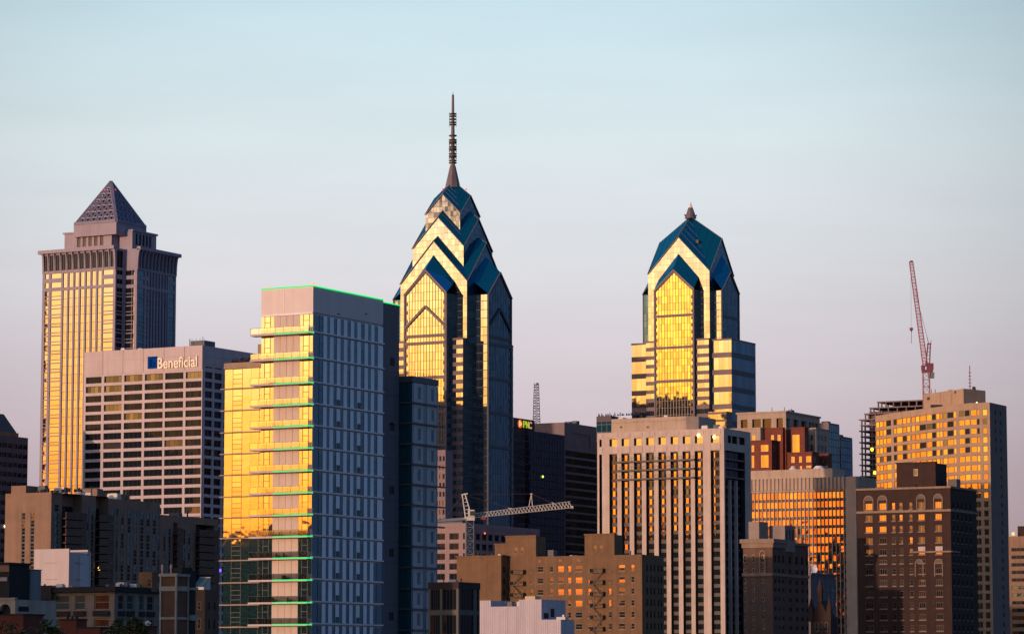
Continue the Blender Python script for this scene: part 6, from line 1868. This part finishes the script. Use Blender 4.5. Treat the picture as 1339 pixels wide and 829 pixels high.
# ------------------------------------------------------------------ low roofs at the bottom left
dim_cream = solid("dim_cream_render", (.20, .17, .145), .85, .16, .6, .2)
g_dim = glass('dim_teal_glass', .004, (.6, .9, 1), dark=(.03, .07, .085), ior=1.05)
def low_loft():
    b = Bld('low_loft_building', 'cream framed low-rise with big gridded windows under a black cornice, at the bottom left', 'building', 150, 766.5, 400)
    F, Sd = b.F, b.S; H = b.H
    x0 = F.U(12, 800); y1 = Sd.U(207, 800); zc = F.Z(150, 773.2)
    W = MB()
    cs = [(F.U(a, 800), F.U(c, 800)) for a, c in ((21, 38), (43, 64), (71, 91), (97.5, 111.5), (123, 143))]
    rows = [(F.Z(140, 797), F.Z(140, 776.5)), (F.Z(140, 829), F.Z(140, 808))]
    while rows[-1][0] > 6: rows.append((rows[-1][0] - 3.2, rows[-1][1] - 3.2))
    b.grid(W, F, x0, 0, 0, zc, cs, rows, .3, 0, style='s3', fm=lime2, gm=lambda i, j: g_dim if i < 4 else g_dark)
    for a, c in cs:
        for r in rows: W.pbox(F, a - .05, c + .05, r[0] - .75, r[0] - .1, .003, .25, 1)
    cS = [(Sd.U(a, 800), Sd.U(c, 800)) for a, c in ((154.5, 162), (166, 174.5), (182, 188), (192, 201))]
    b.grid(W, Sd, 0, y1, 0, zc, cS, rows, .3, 0, style='s2', fm=lime2, gm=mix(g_dim, g_dark, .7))
    for a, c in cS:
        for r in rows: W.pbox(Sd, a - .05, c + .05, r[0] - .75, r[0] - .1, .003, .2, 1)
    b.shell(W, x0, 0, 0, y1, 0, zc)
    b.part('wall', W, [dim_cream, black_roof])
    C = MB(); C.box(x0 - .3, .5, -.6, .6, zc + .003, H); C.box(-.5, .5, .61, y1 + .2, zc + .003, H); C.box(x0, -.51, .61, y1, zc + .003, H - .2)
    C.box(x0 - .3, F.U(72, 770), -.8, -.61, zc - .9, H + .25)
    b.part('cornice', C, black_roof)
    t = MB(); t.box(-8, -7.4, 1.2, y1 * .9, H + .02, H + .18); b.part('roof_edge', t, limestone)
    clutter(b, F.U(125, 766), -1, 2, y1 - 2, H - .2, 71, 6, .6); clutter(b, x0 + 2, F.U(60, 766), 2, 6, H - .2, 72, 4, .6)
    m = MB(); F2 = b.front(y1 * .75); xa, xb = F2.U(181, 758), F2.U(199, 758); S2 = b.side(xb)
    h2 = F2.Z(198, 747.5)
    b.grid(m, F2, xa, xb, H - .5, h2, [(F2.U(193, 760), F2.U(200.5, 760) - .3)], [(H + .2, F2.Z(198, 757))], .25, 0, style='s2', fm=lime2, gm=g_dark); b.shell(m, xa, xb, y1 * .75, S2.U(206, 758), H - .5, h2, right=True)
    b.part('roof_hut', m, beige_brick)
    b.finish()
low_loft()
def white_box():
    b = Bld('white_clad_block', 'windowless white clad block standing behind the black-corniced low-rise', 'building', 90.4, 717, 450)
    F, Sd = b.F, b.S; H = b.H
    x0 = F.U(44.6, 740); y1 = Sd.U(117.8, 740); ym = Sd.U(104, 740)
    W = MB(); W.box(x0, 0, 0, y1, 0, H - .8)
    W.box(x0, 0, -.002, .25, H - .798, H); W.box(-.25, 0, .251, y1, H - .798, H - .02 - .5); W.box(x0, x0 + .25, .251, y1, H - .798, H); W.box(x0 + .251, -.251, y1 - .25, y1, H - .798, H)
    W.pbox(Sd, ym, y1 - .02, 0, H - .9, .002, .08, 1); W.pbox(Sd, y1 - .3, y1, 0, H - .3, .081, .14, 0)
    for v in (736, 757.5): W.pbox(F, F.U(59, 740), F.U(75, 740), F.Z(70, v), F.Z(70, v) + .06, .002, .03, 2); W.pbox(Sd, Sd.U(98, 740), Sd.U(108, 740), Sd.Z(100, v), Sd.Z(100, v) + .06, .002, .11, 2)
    b.part('cladding', W, [solid("white_cladding", (.42, .37, .39), .55, .05, .4, .08), solid("pale_blue_cladding", (.46, .48, .52), .55, .05, .4, .06), solid("grey_seam", (.2, .19, .2), .7)])
    b.finish()
white_box()
def roof_houses():
    b = Bld('rooftop_house', 'black rooftop box with a tan side, leftmost above the low-rise roofs', 'building', 12.5, 735, 370)
    F, Sd = b.F, b.S; H = b.H; W = MB(); y1 = Sd.U(38.5, 745); x0 = -10
    W.box(x0, 0, 0, y1, 0, H - .25, 0); W.pbox(F, x0, 0, H - 1.05, H - .3, .002, .1, 1); W.box(x0 - .2, .2, -.25, y1 + .1, H - .248, H, 0); b.part('wall', W, [black_roof, tan_brick])
    m = MB(); u = Sd.U(38.6, 755); m.box(-1.5, .2, u, Sd.U(52, 755), 0, Sd.Z(45, 745)); m.box(-1.6, .3, u - .02, Sd.U(52.3, 755), Sd.Z(45, 745) + .002, Sd.Z(45, 744.2), 1); b.part('stair_box', m, [solid("blue_grey_zinc", (.12, .16, .19), .5), black_roof])
    w = MB(); w.pbox(F, F.U(-12, 757), F.U(10, 757), F.Z(5, 759.5), F.Z(5, 754.5), .002, .15); b.part('clerestory', w, solid("pale_blue_strip", (.24, .25, .3), .5)); b.finish()
    b = Bld('stucco_house', 'cream stucco front with a dark arched opening at the left edge', 'house', 20, 783.5, 330)
    F, Sd = b.F, b.S; H = b.H; x0 = -6; W = MB(); cu = F.U(6.5, 800); r = .72; zt = F.Z(6, 789.5)
    N = 12; out = [(x0, 0), (x0, H), (0, H), (0, 0)]
    zs = zt - r
    W.face([F.pt(x0, 0), F.pt(cu - r, 0), F.pt(cu - r, zs), F.pt(x0, zs)]); W.face([F.pt(cu + r, 0), F.pt(0, 0), F.pt(0, zs), F.pt(cu + r, zs)])
    pr = [(cu + r * math.cos(math.pi * e / N), zs + r * math.sin(math.pi * e / N)) for e in range(N + 1)]
    for e in range(N):
        (u0, a0), (u1, a1) = pr[e], pr[e + 1]; W.face([F.pt(u1, a1), F.pt(u0, a0), F.pt(u0, H), F.pt(u1, H)])
        W.face([F.pt(u0, a0), F.pt(u1, a1), F.pt(u1, a1, -.5), F.pt(u0, a0, -.5)])
    W.face([F.pt(x0, zs), F.pt(cu - r, zs), F.pt(cu - r, H), F.pt(x0, H)]); W.face([F.pt(cu + r, zs), F.pt(0, zs), F.pt(0, H), F.pt(cu + r, H)])
    b.shell(W, x0, 0, .0, 7, 0, H, right=True); W.pbox(F, x0, .05, H + .002, H + .2, -.3, .12)
    W.face([F.pt(cu - r, 0, -.5), F.pt(cu + r, 0, -.5), F.pt(cu + r, zt, -.5), F.pt(cu - r, zt, -.5)], 1)
    b.part('wall', W, [cream, black_roof])
    m = MB(); u = Sd.U(24, 795); m.pbox(Sd, u, Sd.U(37, 795), Sd.Z(30, 799), Sd.Z(30, 792.5), .002, .06); b.part('window', m, g_dark); b.finish()
    for i, (pl, pc, pr_, py, Y, lab) in enumerate(((-8, 30.5, 57, 802, 270, 'red brick house top with a dark right side, lowest at the left edge'), (77.6, 100, 113.5, 808.5, 262, 'small red brick chimney block before the gridded windows'), (100.5, 131, 140, 819, 255, 'low dark brick parapet just right of the small chimney block'), (154, 188, 205, 817.5, 258, 'red brick wall top below the right end of the low-rise'))):
        b = Bld('brick_house', lab, 'house', pc, py, Y, group='brick house tops at the bottom left')
        F, Sd = b.F, b.S; H = b.H; x0 = F.U(pl, 820); y1 = Sd.U(pr_, 820); W = MB(); W.box(x0, 0, 0, y1, 0, H - .12); b.part('wall', W, deep_brick)
        c = MB(); c.box(x0 - .08, .08, -.08, y1 + .08, H - .118, H); b.part('coping', c, black_roof)
        if i == 3:
            v = MB(); u = F.U(190, 816) - .3; v.cone(u, .8, H, H + .18, .16, .22, 10); v.cone(u, .8, H + .18, H + .32, .28, .2, 10); v.cone(u, .8, H + .32, H + .42, .16, .03, 10); b.part('roof_vent', v, steel)
        if i == 1:
            v = MB(); 
            for e in range(3): v.cone(x0 + .4 + e * .45, .6, H, H + .25, .12, .1, 8)
            b.part('chimney_pot', v, dark_brick)
        b.finish()
deep_brick = solid("deep_red_brick", (.12, .028, .016), .9, .2, .6, .12)
roof_houses()
def banded_brick_tower():
    b = Bld('banded_brick_tower', 'narrow brick stair tower framed with cream bands, beside the black-corniced low-rise', 'building', 231.2, 749.3, 385)
    F, Sd = b.F, b.S; H = b.H; X = lambda v: 150 + v / 7.607; Yp = lambda v: 720 + v / 7.607
    x0 = F.U(208.6, 790); y1 = Sd.U(246.8, 790); W = MB()
    W.box(x0 + .1, -.1, .1, y1 - .05, 0, H - .2, 0)
    def band(z0, z1, d): W.pbox(F, x0 - d, d, z0, z1, -.1, d, 1); W.pbox(Sd, -.1 + .002, y1 + d, z0, z1, -.1, d - .002, 1)
    band(H - .35, H, .12); band(F.Z(231, Yp(397)), F.Z(231, Yp(350)), .06); band(F.Z(231, Yp(680)), F.Z(231, Yp(655)), .04); band(F.Z(231, Yp(860)), F.Z(231, Yp(838)), .04)
    for u in (x0, -.22): W.pbox(F, u, u + .22, 0, H - .352, -.098, .03, 1)
    W.pbox(Sd, y1 - .2, y1, 0, H - .352, -.098, .03, 1); W.pbox(Sd, .0, .16, 0, H - .352, -.098, .025, 1)
    b.part('wall', W, [solid("brown_orange_brick", (.13, .06, .035), .9, .2, .6, .12), cream])
    for v0, v1 in ((365, 388), (635, 690)):
        s = MB(); s.pbox(Sd, y1 + .1, y1 + 1.3, Sd.Z(248, Yp(v1)), Sd.Z(248, Yp(v0)), -.8, .5); b.part('balcony', s, cream)
    m = MB(); m.box(-1.2, -.3, y1 + .06, y1 + 1.9, 0, H + .4); m.box(-1.0, .2, y1 * .3, y1 + .4, H + .004, H + .75); b.part('dark_annex', m, black_roof)
    a = MB()
    for px in (206.2, 217.6): q = F.U(px, 745); a.bar((q, 1.0, H - 1.5), (q, 1.0, F.Z(px, 737.5 if px < 210 else 738.5)), .08); a.bar((q, 1.0, F.Z(px, 744)), (q, 1.0, F.Z(px, 737.5)), .11)
    b.part('antenna', a, solid("antenna_pinkish", (.4, .3, .28), .6))
    b.finish()
    b = Bld('white_gable_house', 'little white gabled dormer house with blue roof beside the glass tower foot', 'house', 266.5, 767, 470)
    F, Sd = b.F, b.S; X = lambda v: 150 + v / 7.607; Yp = lambda v: 720 + v / 7.607
    H = b.H; y1 = Sd.U(275, 765); x0 = F.U(252.5, 768); hr = Sd.Z(274, 754.2); W = MB()
    W.face([Sd.pt(0, 0), Sd.pt(y1, 0), Sd.pt(y1, hr), Sd.pt(0, H + .1)]); W.face([(x0, 0, 0), (0, 0, 0), (0, 0, H), (x0, 0, H)]); W.face([(x0, y1, 0), (x0, 0, 0), (x0, 0, H), (x0, y1, hr)]); W.face([(0, y1, 0), (x0, y1, 0), (x0, y1, hr), (0, y1, hr)])
    b.part('wall', W, solid("white_stucco", (.5, .46, .46), .8, .06, .5, .08))
    r = MB(); r.face([(x0, -.02, H + .02), (-.15, -.02, H + .02), (-.15, y1, hr - .08), (x0, y1, hr - .08)]); b.part('roof', r, solid("blue_metal_roof", (.03, .08, .12), .6)); b.finish()
    b = Bld('brown_brick_house', 'dim brown brick building with small stone window below the white gable', 'building', 268, 770.5, 440)
    F, Sd = b.F, b.S; H = b.H; x0 = F.U(245, 790); y1 = Sd.U(284, 790); W = MB()
    rows = [(F.Z(266, 797), F.Z(266, 786)), (F.Z(266, 822), F.Z(266, 808))]
    b.grid(W, F, x0, 0, 0, H, [(F.U(258, 790), F.U(263, 790))], rows, .2, 0, style='s2', fm=cream, gm=g_dark)
    b.grid(W, Sd, 0, y1, 0, H, [(Sd.U(272, 790), Sd.U(275, 790)), (Sd.U(279, 790), Sd.U(282, 790))], rows, .2, 0, style='s1', fm=dark_frame, gm=g_dark)
    b.shell(W, x0, 0, 0, y1, 0, H); b.part('wall', W, solid("brown_dim_brick", (.11, .065, .045), .9, .2, .5, .15)); b.finish()
banded_brick_tower()

# ------------------------------------------------------------------ trees poking up at the bottom left
bark = solid("bark", (.05, .035, .025), .95, .3, 2, .1)
def leafmat():
    m, t = new_mat("leaves"); o = node(t, 'ShaderNodeOutputMaterial'); p = node(t, 'ShaderNodeBsdfPrincipled'); p.inputs['Roughness'].default_value = .7
    g_ = node(t, 'ShaderNodeNewGeometry'); r = ramp(t, [(0, (.02, .04, .008)), (.6, (.06, .085, .014)), (1, (.14, .14, .025))])
    t.links.new(g_.outputs['Random Per Island'], r.inputs[0]); t.links.new(r.outputs[0], p.inputs['Base Color']); t.links.new(p.outputs[0], o.inputs[0]); return m
leaf = leafmat()
def tree(label, px, py, Y, rad, tips, seed):
    rn = random.Random(seed); q = P(px, py, Y); o = bpy.data.objects.new('leafy_tree', None); COL.objects.link(o); o.location = (q.x, q.y, 0)
    tag(o, label, 'tree', 'trees at the bottom left'); zt = q.z
    t = MB(); t.bar((0, 0, 0), (.1, 0, zt - rad * 2), .32, 0, 8, .18); c = MB()
    for (tx, ty, tz) in tips:
        tip = Vector((tx, ty, zt + tz)); st = Vector((.1, 0, zt - rad * (1.8 + .6 * rn.random()))); md = (st + tip) / 2 + Vector((rn.uniform(-.3, .3), rn.uniform(-.3, .3), .2))
        t.bar(st, md, .09, 0, 6, .06); t.bar(md, tip, .06, 0, 6, .015)
        for e in range(210):
            f = rn.random() ** .7; p = (md + (tip - md) * f) if f > .25 else (st + (md - st) * (.4 + 2.4 * f))
            sp = .5 * (1.15 - f) * rad * .6 + .06; p = p + Vector((rn.gauss(0, sp), rn.gauss(0, sp), rn.gauss(0, sp * .7)))
            a = rn.random() * 6.28; s_ = .05 + rn.random() * .07
            u = Vector((math.cos(a), math.sin(a), rn.uniform(-.7, .7))) * s_ * 1.6; v = Vector((-math.sin(a), math.cos(a), rn.uniform(-.3, .9))) * s_
            c.face([p - u, p + v * .8, p + u, p - v * .8])
    t.build('trunk', bark, o); c.build('crown', leaf, o)
tree('dark leafy tree crown at the bottom left corner', 12, 818, 240, 2.2, [(-1.8, 0, -.5), (-.8, .4, .3), (.2, -.3, .1), (1.0, .2, -.4), (-1.4, -.5, -.8), (.5, .5, -.7)], 1)
tree('thin green treetop with one arching shoot before the gridded windows', 66, 812, 235, 1.5, [(-.45, 0, .15), (.15, .2, -.45), (.55, -.1, -.7), (0, .3, -.9)], 2)
tree('green treetop to the left of the low brick wall, in front of the low-rise', 153, 812, 235, 1.5, [(.1, 0, .1), (-.45, .2, -.5), (.5, .1, -.65)], 3)
tree('green treetop beside the round roof vent', 177, 811, 232, 1.5, [(-.1, 0, .2), (.3, .2, -.15), (-.6, .1, -.5), (.7, 0, -.7)], 4)

# ------------------------------------------------------------------ neighbours standing outside the frame to the left; mirrored by the glass fronts, save one added to cast shade
def neighbour(name, label, X, Y, w, d, h, mat, grp, steps=()):
    o = bpy.data.objects.new(name, None); COL.objects.link(o); o.location = (X, Y, 0); o.rotation_euler = (0, 0, -R(AL)); tag(o, label, 'building', grp)
    W = MB(); W.box(-w / 2, w / 2, -d / 2, d / 2, 0, h)
    for (a, c, hh) in steps: W.box(-w / 2 + w * a, -w / 2 + w * c, -d * .3, d * .3, h + .002, h + hh)
    W.build('wall', mat, o)
    B_ = MB(); z = 4
    while z < h - 2.5:
        B_.box(-w / 2 - .05, w / 2 + .05, -d / 2 - .05, d / 2 + .05, z, z + 1.7); z += 3.6
    B_.build('window_band', g_dark, o)
rn = random.Random(11)
kinds = [('brick', tan_brick), ('dark brick', dark_brick), ('grey stone', dusk2), ('pale concrete', warm_concrete)]
spots = [(-225, 92, 150, 30, 50), (-395, 330, 55, 40, 55), (-420, 420, 100, 30, 56), (-445, 520, 60, 35, 44), (-505, 590, 70, 40, 91), (-530, 690, 75, 40, 90), (-560, 780, 50, 45, 72), (-600, 860, 60, 40, 66), (-640, 960, 70, 40, 84), (-640, 760, 50, 30, 60), (-700, 1060, 60, 40, 74)]  # first block added unseen to shade low roofs; others sized for the mirrored skyline
NB = ['added shade-casting', 'low', 'short', 'mid-height', 'middling', 'stepped', 'broad', 'squat', 'tall', 'small', 'farthest']
for i, (x, y, w, d, h) in enumerate(spots):
    kn, mt = kinds[i % 4]
    st = [(rn.random() * .3, .35 + rn.random() * .2, 2 + rn.random() * 5), (.6 + rn.random() * .1, .8 + rn.random() * .15, 1.5 + rn.random() * 4)]
    neighbour('midrise_building', NB[i] + ' ' + kn + ' mid-rise block outside the left edge of the view', x, y, w, d, h, mt, 'mid-rise blocks west of the view', st)
neighbour('office_tower', 'brown stone office tower outside the left edge, mirrored low in the spired skyscraper', -287, 1291, 50, 50, 118, dusk2, None, [(.2, .5, 4)])
neighbour('office_tower', 'pale office tower outside the left edge, mirrored low in the shorter gabled skyscraper', -354, 1470, 56, 56, 211, dusk2, None, [(.1, .3, 3), (.55, .8, 5)])
